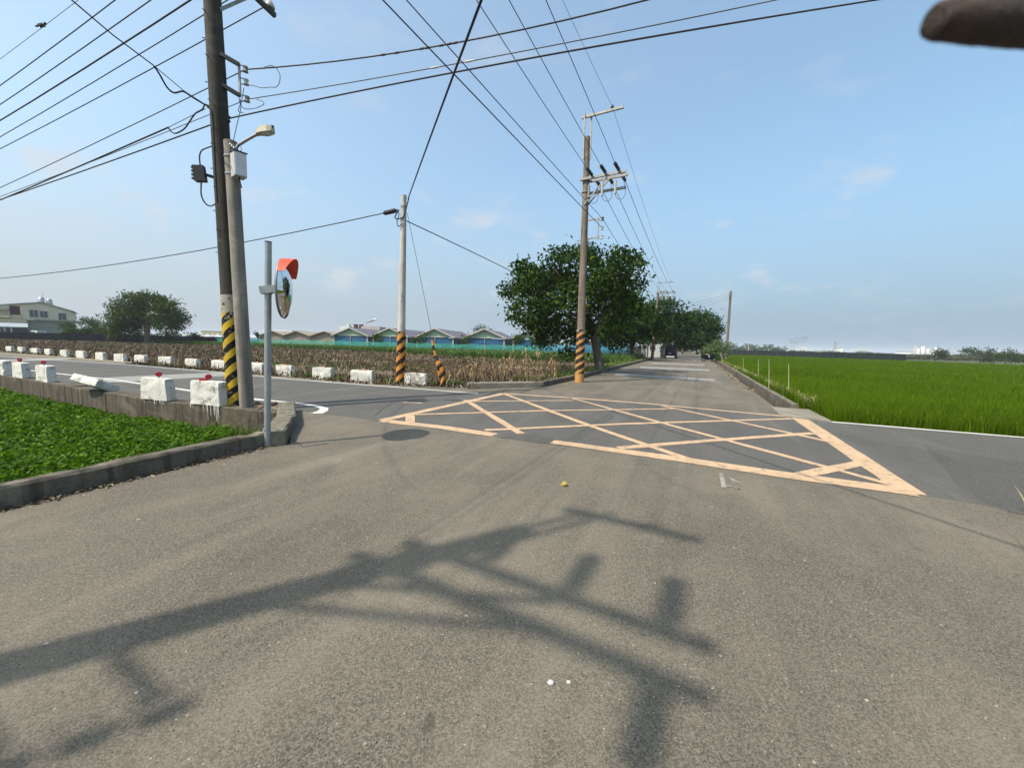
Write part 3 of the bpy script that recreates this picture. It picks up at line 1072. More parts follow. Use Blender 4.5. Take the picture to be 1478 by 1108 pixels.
# fields
crop_poly = [(kerb_c[0] - .17, kerb_c[1]), (kerb_a[0] - .17, kerb_a[1]), (kerb_b[0] - .17, kerb_b[1] + .1), (W0.x - .1, W0.y + .06), (WALL[1].x, WALL[1].y + .06), (W2.x, W2.y + .06), (-34, 20), (-38, 4), (-24, -10)]
sheet('crop_field', crop_poly, -.58, M['crop_soil'], .3)
far_line = [(-90, 49.2), (-32.8, 25.0), g2(180, 524.0), g2(420, 545.2), g2(560, 556.3), g2(690, 566.5)]
verge_far = far_line + [(kl[0] - .1, kl[1] + .25), (roadL(20) - .2, 20), (roadL(60) - .2, 60), (roadL(60) - 1.6, 60), (roadL(20) - 1.8, 20.4), (-2.2, 16.6), (-5.4, 15.0), (-12.7, 18.2), (-33.5, 27), (-90, 51.5)]
sheet('verge', verge_far, -.02, M['verge'], .6)
stub_poly = [(-90, 51.3), (-33.3, 26.8), (-12.6, 18.0), (-5.4, 14.8), (-2.2, 16.4), (roadL(20) - 1.7, 20.2), (roadL(33) - 1.7, 33), (6.8, 34.5), (-2.9, 41), (-21, 54), (-41, 64), (-75, 78), (-130, 88)]
sheet('stubble_field', stub_poly, -.10, M['stubble_soil'], .4)
strip_poly = [(roadL(33) - 1.7, 33), (roadL(50) - 1.6, 49), (-23, 61.5), (-48, 72), (-62, 76), (-75, 78), (-41, 64), (-21, 54), (-2.9, 41), (6.8, 34.5)]
sheet('corn_strip_field', strip_poly, -.12, M['crop_soil'], .3)
rice_poly = [(kr0[0] + .75, kr0[1] + .15), g2(1170, 590.5), g2(1203, 607.5), g2(1330, 618), g2(1478, 630), (14.2, 4.9), (46, -11), (160, -40), (190, 90), (73, 71), (68, 74), (58, 104), (roadR(112) + .7, 112), (roadR(30) + .7, 30)]
sheet('rice_field', rice_poly, -.12, M['rice_base'], .3)

# ------------------------------------------------------------------ poles and their fittings
def tapered(b, t, r0, r1, n=18, steps=6):
    b, t = Vector(b), Vector(t)
    return [b.lerp(t, i / steps) for i in range(steps + 1)], [r0 + (r1 - r0) * i / steps for i in range(steps + 1)]


def pole_root(name, label, base, top, group=None, cat='utility pole'):
    d = (Vector(top) - Vector(base)).normalized()
    return thing(name, label, cat, base, group, Vector((0, 0, 1)).rotation_difference(d))


def shaft(root, base, top, r0, r1, mat, name='shaft', sink=.45):
    base, top = Vector(base), Vector(top)
    d = (top - base).normalized()
    pts, rs = tapered(base - d * sink, top, r0, r1)
    return MB().tube(pts, rs, 20).build(name, mat, root)


def sleeve(root, base, top, r0, r1, h0, h1, mat, name='striped_band', proud=.006):
    base, top = Vector(base), Vector(top)
    L = (top - base).length
    d = (top - base) / L
    f = lambda h: r0 + (r1 - r0) * h / L + proud
    pts = [base + d * (h0 + (h1 - h0) * i / 6) for i in range(7)]
    return MB().tube(pts, [f(h0 + (h1 - h0) * i / 6) for i in range(7)], 24, caps=True).build(name, mat, root)


def pin_insulator(p, up, sc_, root, mat, name='insulator'):
    up = Vector(up).normalized()
    m_ = MB()
    m_.tube([p, p + up * .05 * sc_], .012 * sc_, 6)
    m_.tube([p + up * .05 * sc_, p + up * .07 * sc_, p + up * .10 * sc_, p + up * .13 * sc_, p + up * .16 * sc_, p + up * .17 * sc_], [.07 * sc_, .075 * sc_, .065 * sc_, .05 * sc_, .035 * sc_, .015 * sc_], 10)
    return m_.build(name, mat, root)


def spool(p, root, mat, axis=(0, 0, 1), s=1.0):
    a = Vector(axis).normalized()
    p = Vector(p)
    return MB().tube([p - a * .045 * s, p - a * .025 * s, p, p + a * .025 * s, p + a * .045 * s], [.042 * s, .04 * s, .026 * s, .04 * s, .042 * s], 10).build('insulator', mat, root)


def strain_insulator(a, b, root, mat, r=.05, n=6):
    a, b = Vector(a), Vector(b)
    pts, rs = [a], [r * .35]
    for i in range(n):
        t0, t1 = (i + .15) / n, (i + .5) / n
        pts += [a.lerp(b, t0), a.lerp(b, t1), a.lerp(b, (i + .85) / n)]
        rs += [r * .5, r, r * .5]
    pts.append(b)
    rs.append(r * .35)
    return MB().tube(pts, rs, 8).build('insulator', mat, root)


def curve_pts(p, n=8):
    """smooth curve through the points"""
    p = [Vector(q) for q in p]
    out = []
    for i in range(len(p) - 1):
        a, b, c, d = p[max(i - 1, 0)], p[i], p[i + 1], p[min(i + 2, len(p) - 1)]
        for k in range(n):
            t = k / n
            out.append(.5 * ((2 * b) + (c - a) * t + (2 * a - 5 * b + 4 * c - d) * t * t + (3 * b - a - 3 * c + d) * t ** 3))
    out.append(p[-1])
    return out


# ---- big dark leaning pole on the left corner
ZL = 8.12
lb = at(342.5, ZL, .05)
lt0 = P(306.5, 0, 8.42)
ld = (lt0 - lb).normalized()
lt = lb + ld * 12.2
LP = pole_root('utility_pole', 'dark leaning utility pole with yellow and black stripes at the left corner', lb, lt)
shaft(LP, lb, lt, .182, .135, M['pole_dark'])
sleeve(LP, lb, lt, .182, .135, -.02, 2.32, M['stripe_yb'])
for h in np.arange(3.2, 9.0, .42):                        # step bolts up both sides
    c = lb + ld * h
    sd = Vector((-1, -.25, 0)).normalized() if int(h / .42) % 2 else Vector((-.25, -1, 0)).normalized()
    MB().tube([c + sd * .14, c + sd * .22], .009, 6).build('step_bolt', M['steel_dark'], LP)
LDIR = Vector((-.92, .39, 0)).normalized()                # direction of the line along the left arm
LARM = Vector((.39, .92, 0)).normalized()
def lpt(h): return lb + ld * h
# crossarms: lower one seen at the top edge of the frame
arm_end = P(397, 23, 9.45)
arm_h = (arm_end - lb).dot(ld)
arm_c = P(308, -62, 8.25)
arm_s = arm_c + (arm_c - arm_end) * .55
MB().beam(arm_s, arm_end, .085, .085).build('crossarm', M['steel_dark'], LP)
up_s, up_e = lpt(11.3) - LARM * 1.15, lpt(11.3) + LARM * 1.15
MB().beam(up_s, up_e, .09, .09).build('crossarm', M['steel_dark'], LP)
MB().beam(P(317, 14.5, 8.40), P(368, -8, 9.1), .05, .06).build('brace', M['steel'], LP)
pin_insulator(P(390, 17, 9.35) , (0, 0, 1), 1.35, LP, M['porcelain'])
# secondary rack on two brackets
ra, rb = P(343, 105, 8.35), P(343, 140, 8.35)
b0, b1 = P(318, 78, 8.30), P(345, 93.5, 8.42)
c0, c1 = P(321, 123, 8.29), P(346, 138, 8.42)
MB().beam(b0, b1, .06, .07).build('bracket', M['steel_dark'], LP)
MB().beam(c0, c1, .06, .07).build('bracket', M['steel_dark'], LP)
MB().beam(P(345, 91, 8.44), P(346.5, 140, 8.44), .03, .035, (1, 0, 0)).build('rack_bar', M['steel'], LP)
sp = {}
for k, (px, py) in {'a': (354.5, 100.5), 'b': (355.5, 119), 'c': (357, 143.5)}.items():
    q = P(px, py, 8.52)
    sp[k] = q
    MB().beam(P(345.5, py - 6.5, 8.44), P(px + 1.2, py - 4.5, 8.52), .012, .016).build('clevis', M['steel'], LP)
    MB().beam(P(345.8, py + 2.0, 8.44), P(px + .5, py + 4.0, 8.52), .012, .016).build('clevis', M['steel'], LP)
    spool(q, LP, M['porcelain'] if k == 'b' else M['steel'], (0, 0, 1), 1.15)
clampp = P(328.5, 171.5, 8.36)
MB().beam(P(320, 170, 8.32), clampp, .05, .06).build('cable_clamp', M['steel_dark'], LP)
spool(clampp, LP, M['steel_dark'], (0, 0, 1), 1.2)
# splice box hung on the left of the pole, with its cables
sb = P(288.5, 251, 8.1)
mb = MB()
mb.box(sb, (.19, .11, .30), Matrix.Rotation(.25, 3, 'Z') @ Matrix.Rotation(-.10, 3, 'Y'))
for i in range(4):
    mb.box(sb + Vector((-.105, -.02, .105 - i * .07)), (.035, .09, .04))
mb.build('splice_box', M['black'], LP)
MB().beam(P(296, 252, 8.14), P(309, 256, 8.25), .035, .05).build('bracket', M['steel_dark'], LP)
MB().tube(curve_pts([P(289, 240, 8.1), P(288, 226, 8.1), P(291, 217.5, 8.12), P(299, 213.5, 8.18), P(309, 210, 8.2)], 6), .013, 6).build('cable', M['black'], LP)
MB().tube(curve_pts([P(290.5, 264, 8.1), P(290.5, 281, 8.1), P(296, 293, 8.12), P(304, 297.5, 8.15), P(313, 293, 8.16)], 6), .013, 6).build('cable', M['black'], LP)
MB().tube(curve_pts([P(300, 155, 8.0), P(306, 163, 8.0), P(308.5, 200, 8.02), P(311, 250, 8.03), P(313.5, 293, 8.03)], 6), .018, 6).build('cable', M['black'], LP)
# loose service wires off the rack
WG = M['wire_alu']
for pp in ([(378, 98.5), (390, 95), (398, 98), (404, 108), (403, 120), (398, 126), (390, 126), (378, 127), (366, 124), (358, 123)],
           [(370, 143.5), (378, 146), (381, 150), (375, 154), (368, 156.5), (355, 157.5), (348, 153), (345, 143)],
           [(346, 141), (348, 152), (345, 168), (342, 180), (337, 203)], [(352, 127), (349, 145), (344, 160), (351, 163)]):
    MB().tube(curve_pts([P(x, y, 8.5) for x, y in pp], 5), .007, 5).build('service_wire', WG, LP)

# ---- shorter round concrete pole beside it, with the street lamp and meter box
sb0 = at(356.5, 7.86, .06)
st_ = P(333, 205, 7.98)
SL = pole_root('street_lamp', 'shorter grey concrete pole with a street lamp and meter box beside the dark pole', sb0, st_, None, 'street lamp')
shaft(SL, sb0, st_, .128, .118, M['pole_grey'], 'pole')
a0 = P(343, 207, 7.9)
MB().tube(curve_pts([P(341, 236, 7.88), P(341.5, 214, 7.88), P(350, 206, 7.88), P(368, 195.5, 7.88), P(376, 190.8, 7.88)], 6), .026, 8).build('lamp_arm', M['steel'], SL)
lh = [P(370, 194.5, 7.88), P(374, 191, 7.88), P(381, 189, 7.88), P(390, 187.8, 7.88), P(395.5, 187.5, 7.88)]
mb = MB()
for i, (w, h) in enumerate(((.06, .06), (.12, .11), (.17, .16), (.18, .17), (.13, .12))):
    c = lh[i]
    vs = [c + Vector((-.15 * h, sx * w / 2, sz * h / 2)) for sx, sz in ((-1, -.7), (-.8, .8), (0, 1.0), (.8, .8), (1, -.7), (0, -.9))]
    mb.v += [tuple(v) for v in vs]
n6 = 6
for i in range(4):
    for k in range(n6):
        mb.f.append((i * n6 + k, (i + 1) * n6 + k, (i + 1) * n6 + (k + 1) % n6, i * n6 + (k + 1) % n6))
mb.f += [tuple(range(n6)), tuple(range(4 * n6, 5 * n6))[::-1]]
mb.s = [False] * len(mb.f)
mb.mi = [0] * len(mb.f)
mb.build('lamp_head', M['lamp'], SL)
MB().ball(P(384, 193.5, 7.87), .075, 12, 6, (1.3, .8, .5)).build('lamp_lens', M['porcelain'], SL)
MB().tube([P(393, 184.5, 7.88), P(393.4, 181.5, 7.88)], .028, 8).build('light_sensor', M['black'], SL)
# meter box: narrow front and wide white side
bx = P(344.5, 239, 7.80)
rb_ = Matrix.Rotation(R_(-38), 3, 'Z') @ Matrix.Rotation(R_(1.5), 3, 'Y')
MB().box(bx, (.22, .20, .44), rb_).build('meter_box', M['box_grey'], SL)
MB().box(bx + rb_ @ Vector((.118, 0, 0)), (.014, .18, .41), rb_).build('meter_box_door', M['box_white'], SL)
MB().box(bx + rb_ @ Vector((.01, 0, .228)), (.27, .23, .014), rb_ @ Matrix.Rotation(R_(4), 3, 'Y')).build('meter_box_lid', M['steel_dark'], SL)
MB().tube(curve_pts([P(345, 255, 7.78), P(346.5, 264, 7.78), P(348.5, 271, 7.78)], 4), .014, 6).build('loose_cable', M['black'], SL)
for py in (226, 250):
    q0 = sb0 + (st_ - sb0) * ((584 - py) / (584 - 205))
    MB().tube([q0 - Vector((0, 0, .012)), q0 + Vector((0, 0, .012))], .131, 20).build('steel_strap', M['chrome'], SL)
for k in range(3):
    MB().ball(P(333 + k * 2.6, 209 + k * 2.5, 7.84), .028, 8, 5).build('wire_connector', M['chrome'], SL)
MB().tube(curve_pts([P(345, 220, 7.86), P(348, 217, 7.86), P(348.5, 214, 7.86), P(346, 211, 7.86)], 4), .006, 5).build('service_wire', WG, SL)

# ---- convex mirror on its galvanised post
mb0 = G(386, 644)
mt0 = P(387.2, 350, mb0.y)
TM = pole_root('traffic_mirror', 'tall galvanised post with a round convex traffic mirror under an orange hood', mb0, mt0, None, 'traffic mirror')
shaft(TM, mb0, mt0, .041, .041, M['galv'], 'post', .3)
MB().tube([mt0, mt0 + Vector((0, 0, .012))], .043, 16).build('post_cap', M['black'], TM)
md = Vector((.945, .315, -.03)).normalized()               # the mirror looks along the near road
mcn = P(409.5, 417, mb0.y + .03)
mu = (Vector((0, 0, 1)) - md * md.z).normalized()
ms = mu.cross(md)
MR = .385
mb = MB()
rings, seg = 7, 40
vs = [mcn + md * .10]
for i in range(1, rings + 1):
    rr = MR * i / rings
    for k in range(seg):
        a = 2 * math.pi * k / seg
        vs.append(mcn + (mu * math.cos(a) + ms * math.sin(a)) * rr + md * .10 * (1 - (i / rings) ** 2))
fs = [(0, 1 + k, 1 + (k + 1) % seg) for k in range(seg)]
for i in range(rings - 1):
    for k in range(seg):
        fs.append((1 + i * seg + k, 1 + (i + 1) * seg + k, 1 + (i + 1) * seg + (k + 1) % seg, 1 + i * seg + (k + 1) % seg))
mb.add(vs, fs, True)
mb.build('mirror_face', M['mirror'], TM)
mb = MB()
bk = [(mcn - md * .05, .05), (mcn - md * .045, .18), (mcn - md * .02, MR), (mcn + md * .005, MR + .012), (mcn + md * .012, MR + .004)]
vs, fs = [], []
for c, rr in bk:
    for k in range(seg):
        a = 2 * math.pi * k / seg
        vs.append(c + (mu * math.cos(a) + ms * math.sin(a)) * rr)
for i in range(len(bk) - 1):
    for k in range(seg):
        fs.append((i * seg + k, i * seg + (k + 1) % seg, (i + 1) * seg + (k + 1) % seg, (i + 1) * seg + k))
fs.append(tuple(range(seg))[::-1])
mb.add(vs, fs, True)
mb.build('mirror_back', M['mirror_rim'], TM)
mb = MB()                                                # hood: a bent visor over the upper third
rows = 14
inn, outr = [], []
for i in range(rows + 1):
    a = R_(-62 + 124 * i / rows)
    dirv = mu * math.cos(a) + ms * math.sin(a)
    dep = .055 + .105 * math.cos(a * 1.2)
    inn.append(mcn + dirv * (MR + .014))
    outr.append(mcn + dirv * (MR + .02) + md * dep)
th = .006
top_v = inn + outr
low = [v - (v - mcn - md * (v - mcn).dot(md)).normalized() * th for v in top_v]
n = rows + 1
vs = top_v + low
fs = [(i, i + 1, n + i + 1, n + i) for i in range(rows)] + [(2 * n + i, 3 * n + i, 3 * n + i + 1, 2 * n + i + 1) for i in range(rows)] + [(n + i, n + i + 1, 3 * n + i + 1, 3 * n + i) for i in range(rows)]
mb.add(vs, fs, False)
mb.build('hood', M['orange'], TM)
pc = mb0 + (mt0 - mb0) * ((644 - 417) / 294)
MB().beam(pc - md * .085, mcn - md * .04, .09, .095).build('bracket', M['galv'], TM)
MB().tube([pc - Vector((0, 0, .045)), pc + Vector((0, 0, .045))], .05, 16).build('clamp', M['galv'], TM)
MB().tube([mb0 + Vector((0, 0, .235)), mb0 + Vector((0, 0, .255))], .045, 16).build('post_ring', M['galv'], TM)

# ---- small light pole with orange stripes across the left arm
pb = G(578, 554)
pt = P(583, 282, pb.y)
SP_ = pole_root('utility_pole', 'slim pale concrete pole with orange and black stripes across the left arm', pb, pt)
shaft(SP_, pb, pt, .158, .088, M['pole_light'])
sleeve(SP_, pb, pt, .158, .088, -.02, 1.86, M['stripe_ob'])
MB().tube([P(582.7, 300, pb.y), P(582.7, 297.5, pb.y)], .105, 16).build('pole_strap', M['steel'], SP_)
MB().box(P(578.4, 428, pb.y - .135), (.05, .008, .27)).build('pole_tag', M['white_line'], SP_)
MB().tube(curve_pts([P(576, 303, pb.y - .1), P(571, 311, pb.y - .1), P(570.5, 315, pb.y - .1), P(575, 316, pb.y - .1), P(582, 313, pb.y - .12), P(586, 302, pb.y - .12), P(590, 286, pb.y - .1)], 6), .02, 6).build('cable', M['black'], SP_)
MB().tube(curve_pts([P(573, 304, pb.y - .1), P(576, 309, pb.y - .1), P(573, 320, pb.y - .1), P(575, 327, pb.y - .1), P(581, 322, pb.y - .12)], 6), .014, 6).build('cable', M['black'], SP_)

# ---- middle pole: top risers and arm, double crossarm with three strain sets, cut-outs and rack
ADIR = Vector((.88, -.47, 0)).normalized()               # arms point away from the crop side
LINE = Vector((9.5, 17.5, 0)).normalized()


def line_pole(label, base, top, arm=1.75, s=1.0, mat='pole_mid', stripe='stripe_tan', group=None, sleeve_h=2.15, dzs=(2.12, 2.80), rack=(3.95, .86), top_len=1.72, rear=(0, 1, 2), fuses=True, isz=.066, rackbar=True, ilen=.95, tah=1.05, offs=(.42, 1.04)):
    root = pole_root('utility_pole', label, base, top, group)
    H = (Vector(top) - Vector(base)).length
    d = (Vector(top) - Vector(base)) / H
    shaft(root, base, top, .182, .108, M[mat])
    sleeve(root, base, top, .182, .108, -.02, sleeve_h, M[stripe])
    T = Vector(top)
    nr = LINE
    pts = {}
    # risers and top arm
    ta = T + d * tah
    for o, n_ in ((-.10, -.125), (.13, -.0)):
        a = T - d * .85 + ADIR * o + nr * n_
        MB().beam(a, ta + ADIR * o + nr * n_ + d * .12, .055, .04, nr).build('riser', M['steel'], root)
    MB().beam(ta - ADIR * .22 + nr * -.06, ta + ADIR * top_len - nr * .06, .08, .08).build('top_arm', M['steel'], root)
    pts['top'] = ta + ADIR * (top_len - .42) + d * .12
    pin_insulator(ta + ADIR * (top_len - .42) - nr * .06 + d * .03, d, .9, root, M['insul_dark'])
    # double crossarm, second arm lower
    for k, (dz, L0, L1) in enumerate(((dzs[0], -.2, arm + .25), (dzs[1], -.22, arm + .2))):
        c = T - d * dz
        for sgn in ((-1, 1) if k == 0 else (1,)):
            MB().beam(c + ADIR * L0 + nr * .16 * sgn * (-1 if k else 1) * -1, c + ADIR * L1 + nr * .16 * sgn * (-1 if k else 1) * -1 - d * .0, .075, .085).build('crossarm', M['steel'], root)
        MB().tube([c - d * .02, c + d * .02], .155, 18).build('pole_strap', M['steel'], root)
    for sgn in (-1, 1):
        MB().beam(T - d * (dzs[1] + .5) + nr * .13 * sgn, T - d * (dzs[0] + .06) + ADIR * (arm * .66) + nr * .13 * sgn, .045, .045).build('brace', M['steel'], root)
    for j, o in enumerate((offs[0], offs[1], arm)):
        c = T - d * (dzs[0] - .07) + ADIR * o
        a, b = c - nr * ilen, c + nr * ilen
        pts['a%d' % j], pts['b%d' % j] = a, b
        if j in rear:
            strain_insulator(a, c - nr * .2, root, M['insul_dark'], isz)
        strain_insulator(c + nr * .2, b, root, M['insul_dark'], isz)
        if not fuses:
            continue
        q = T - d * (dzs[1] - .02) + ADIR * (o - .12) - nr * .16
        mbx = MB()
        mbx.tube([q + d * .16, q - d * .30], .045, 8)
        mbx.beam(q + d * .14 + nr * .10, q - d * .34 + nr * .02, .02, .03)
        mbx.build('fuse_cutout', M['porcelain'] if j else M['steel'], root)
        MB().tube(curve_pts([q - d * .32, q - d * .50 + ADIR * .1, q - d * .52 + ADIR * .28, q - d * .30 + ADIR * .38, b - nr * .5 + ADIR * .02], 5), .011, 5).build('jumper_wire', M['wire_alu'], root)
    # secondary rack
    rk = T - d * rack[0]
    for k, dz in enumerate((0, rack[1])):
        MB().beam(rk - d * dz + ADIR * .1, rk - d * dz + ADIR * .62, .045, .05).build('bracket', M['steel'], root)
    if rackbar:
        MB().beam(rk + ADIR * .56 + d * .05, rk - d * (rack[1] + .06) + ADIR * .56, .03, .03, nr).build('rack_bar', M['steel'], root)
    for k in range(3):
        q = rk - d * (.02 + rack[1] * .49 * k) + ADIR * .72
        MB().beam(rk - d * (.02 + rack[1] * .49 * k) + ADIR * .56 + d * .07, q + d * .07, .012, .016).build('clevis', M['steel'], root)
        MB().beam(rk - d * (.02 + rack[1] * .49 * k) + ADIR * .56 - d * .07, q - d * .07, .012, .016).build('clevis', M['steel'], root)
        spool(q, root, M['insul_dark'] if k == 0 else M['porcelain'], d, 1.3)
        pts['s%d' % k] = q
    return root, pts


mpb = G(836, 551.5)
mpt = P(848, 198, mpb.y)
MP, mpp = line_pole('tall brown concrete pole with tan and black stripes before the big tree', mpb, mpt, 1.32, dzs=(1.60, 2.05), rack=(3.12, .70), top_len=1.36, tah=.72, offs=(.30, .82), ilen=.85)
fpb = at(941, 47.5)
fpt = fpb + Vector((.25, 0, (mpt - mpb).length * .86))
FP, fpp = line_pole('distant brown pole with crossarm among the roadside trees on the left', fpb, fpt, 1.75, stripe='stripe_far', sleeve_h=2.6, dzs=(.15, .62), rack=(1.75, .75))
# the pole behind the photographer whose shadow lies across the near asphalt
H_ = (mpt - mpb).length
tip = G(868, 741)
shl = (H_ + 1.05) / math.tan(SUN_EL)
sb_ = Vector((tip.x - .883 * shl - ADIR.x * .1, tip.y - .469 * shl, 0))
_v = Vector(G(0, 972)) - tip
sb_ = tip + _v.normalized() * (shl * 1.0)
_vt = Vector((tip.x, tip.y, 0)) + Vector((TO_SUN.x, TO_SUN.y, 0)).normalized() * shl + Vector((0, 0, H_))
_vt = _vt - ADIR * .1
BP, bpp = line_pole('utility pole behind the left kerb whose shadow falls across the near asphalt', sb_ - Vector((0, 0, .3)), _vt, 1.6, dzs=(1.23, 1.73), rack=(3.35, .62), top_len=.9, rear=(2,), fuses=False, isz=.09, rackbar=False, ilen=.66)
ffb = at(969, 95)
FF, ffp = line_pole('farthest brown pole mostly hidden in the roadside trees', ffb, ffb + Vector((.2, 0, 9.0)), stripe='stripe_far')

# ---- bare leaning pole at the right of the road ahead
rpb = at(1047.5, 52)
rpt = P(1055, 420, 52)
RP = pole_root('utility_pole', 'bare leaning brown pole standing behind the shrub at the rice field', rpb, rpt)
shaft(RP, rpb, rpt, .19, .13, M['pole_mid'])
for i, py in enumerate((423.5, 427, 431)):
    spool(P(1052.6 - i * .3, py, 51.8), RP, M['steel'], (0, 0, 1), 1.6)

# ---- wires
def wire(label, pts, r=.012, mat='wire', sag=0.0, n=14, mid=None, group=None, name='power_line', cat='power line', r0=None, r1=None):
    """hanging wire between two points; mid = a pixel it passes through"""
    a, b = Vector(pts[0]), Vector(pts[-1])
    if mid is not None:
        best, bt = 1e9, .5
        for i in range(1, 100):
            t = i / 100
            q = a.lerp(b, t)
            if (q - CPOS).dot(FWD) < .3:
                continue
            e = abs(proj(q)[0] - mid[0])
            if e < best:
                best, bt = e, t
        q = a.lerp(b, bt)
        lo, hi = -3.0, 3.0
        for _ in range(40):
            m_ = (lo + hi) / 2
            y = proj(q - Vector((0, 0, m_ * 4 * bt * (1 - bt))))[1]
            if y < mid[1]:
                lo = m_
            else:
                hi = m_
        sag = (lo + hi) / 2
    path = [a.lerp(b, i / n) - Vector((0, 0, sag * 4 * (i / n) * (1 - i / n))) for i in range(n + 1)]
    mid_p = a
    o_ = MB().tube(path, [r * (1 if r0 is None else r0 + (1 - r0) * min(1, i / n * 2)) * (1 if r1 is None else 1 + (r1 - 1) * max(0, min(1, i / n * 3 - 1.2))) for i in range(n + 1)], 6)
    e_ = o_.build(name, M[mat])
    tag(e_, label, cat, group)
    return e_, path


def sag_for(a, b, mid):
    best, bt = 1e9, .5
    for i in range(1, 200):
        q = a.lerp(b, i / 200)
        if (q - CPOS).dot(FWD) > .3 and abs(proj(q)[0] - mid[0]) < best:
            best, bt = abs(proj(q)[0] - mid[0]), i / 200
    q = a.lerp(b, bt)
    lo, hi = -6.0, 6.0
    for _ in range(40):
        m_ = (lo + hi) / 2
        if proj(q - Vector((0, 0, m_ * 4 * bt * (1 - bt))))[1] < mid[1]:
            lo = m_
        else:
            hi = m_
    return (lo + hi) / 2, bt


def span_end(a, e, k, mid, mid2):
    """end of a span k times longer than a-e, at the height that makes the sagging wire pass both points"""
    b0 = a + (e - a) * k
    lo, hi = 1.0, 40.0
    for _ in range(40):
        h_ = (lo + hi) / 2
        b = Vector((b0.x, b0.y, h_))
        sg, _t = sag_for(a, b, mid)
        best, bt = 1e9, .5
        for i in range(1, 200):
            q = a.lerp(b, i / 200)
            if (q - CPOS).dot(FWD) > .3 and abs(proj(q)[0] - mid2[0]) < best:
                best, bt = abs(proj(q)[0] - mid2[0]), i / 200
        y = proj(a.lerp(b, bt) - Vector((0, 0, sg * 4 * bt * (1 - bt))))[1]
        if y > mid2[1]:
            lo = h_
        else:
            hi = h_
    return Vector((b0.x, b0.y, h_))


# across the sky, from the dark pole to a pole out of frame on the right
wr = .0125
ea = span_end(sp['a'], P(1180, -62, 6.2), 2.0, (640, 66.5), (945, 0))
eb = span_end(sp['c'], P(1400, -62, 5.8), 1.7, (677, 88), (1110, 0))
ec = span_end(clampp, P(1560, -45, 5.4), 1.55, (655, 104), (1265, 0))
print('wire ends', ea, eb, ec)
xa, pa = wire('thin wire from the rack of the dark pole, highest of three crossing to the right', [sp['a'], ea], wr, 'wire', mid=(640, 66.5), n=28, r1=.35)
xb, pb_ = wire('thin wire with two white splices, middle of three crossing to the right', [sp['c'], eb], .009, 'wire_alu', mid=(677, 88), n=28, r1=.35)
xc, pc_ = wire('thick black cable, lowest of three crossing to the right from the dark pole', [clampp, ec], .0135, 'black', mid=(655, 104), n=28, r1=.35)


rpq = Vector((14.3, 5.0, -.1))
ER = pole_root('utility_pole', 'plain concrete pole beside the right arm where three crossing wires end', rpq, rpq + Vector((0, 0, 10.6)))
shaft(ER, rpq, rpq + Vector((0, 0, 10.6)), .17, .11, M['pole_mid'])
for e_ in (ea, eb, ec):
    MB().beam(Vector((rpq.x, rpq.y, e_.z)), e_, .05, .06).build('bracket', M['steel'], ER)


def splice(path, px, name, mat, parent, r, L):
    best = min(range(len(path) - 1), key=lambda i: abs((proj(path[i])[0] + proj(path[i + 1])[0]) / 2 - px))
    a, b = path[best], path[best + 1]
    xa_, xb_ = proj(a)[0], proj(b)[0]
    t = (px - xa_) / (xb_ - xa_)
    q = a.lerp(b, t)
    d = (b - a).normalized()
    MB().tube([q - d * L, q - d * L * .6, q + d * L * .6, q + d * L], [r * .4, r, r, r * .4], 7).build(name, M[mat], parent)


for px in (553, 573, 609, 617, 637, 649, 657):
    splice(pa, px, 'splice', 'steel_dark', xa, .020, .06)
for px in (628, 678):
    splice(pb_, px, 'splice', 'white_line', xb, .017, .10)
# bundle running left along the left arm
LE = lambda py, d=26: P(-300, py, d)
far_left = [('thin wire with a small bird, topmost of the wires at the upper left', P(150, -28, 9.4), (0, 87), 304, .006, 'wire_alu', None),
            ('second wire from the top at the upper left', P(330, -126, 8.6), (0, 121), 318, .013, 'wire', (160, 0)),
            ('third wire from the top at the upper left', P(350, -95, 8.5), (0, 149), 330, .013, 'wire', (213, 0)),
            ('double thick wire, fourth from the top at the upper left', P(352, -50, 8.5), (0, 171), 342, .018, 'wire', (270, 0)),
            ('fifth wire from the top at the upper left, passing behind the dark pole top', P(355, -16, 9.1), (0, 197), 356, .012, 'wire', (292, 23)),
            ('sixth wire at the upper left, ending on the white insulator of the dark pole', P(391, 5, 9.35), (0, 216), 366, .0125, 'wire', (295, 57)),
            ('seventh wire at the left, tied to the top of the rack on the dark pole', sp['a'], (0, 271), 398, .010, 'wire', (160, 196)),
            ('thin grey wire at the left, tied to the lowest rack spool of the dark pole', sp['c'], (0, 283), 404, .008, 'wire_alu', (160, 218)),
            ('black cable at the left with a slack loop close to the dark pole', P(243, 184, 8.2), (0, 289.5), 412, .015, 'black', (120, 240)),
            ('lowest black cable of the bundle at the left of the dark pole', clampp, (0, 287), 400, .014, 'black', (160, 235))]
LW = []
for lab, a, q, ye, r_, m_, mid in far_left:
    x0, y0 = proj(a)
    # far end: along the image line, flattening a little towards the next pole
    slope = (q[1] - y0) / (q[0] - x0)
    yend = q[1] + slope * (-300) * .82
    LW.append(wire(lab, [a, P(-300, yend, 26)], r_, m_, mid=q))
loop = MB().tube(curve_pts([P(243, 184, 8.2), P(247, 190, 8.2), P(254, 192.5, 8.2), P(266, 186, 8.2), P(274, 175, 8.15), P(282, 164, 8.1), P(292, 158, 8.05), P(296, 151, 8.0), P(302, 153, 7.98)], 6), .013, 6)
loop.tube([P(243, 184, 8.2), P(297, 157, 8.0)], .006, 5)
loop.build('slack_loop', M['black'], LW[8][0])
bp_ = LW[0][1]
bq = min((bp_[i].lerp(bp_[i + 1], t / 10) for i in range(len(bp_) - 1) for t in range(10)), key=lambda q: abs(proj(q)[0] - 62))
bird = thing('bird', 'small dark bird perched on the thin wire at the upper left', 'bird', bq)
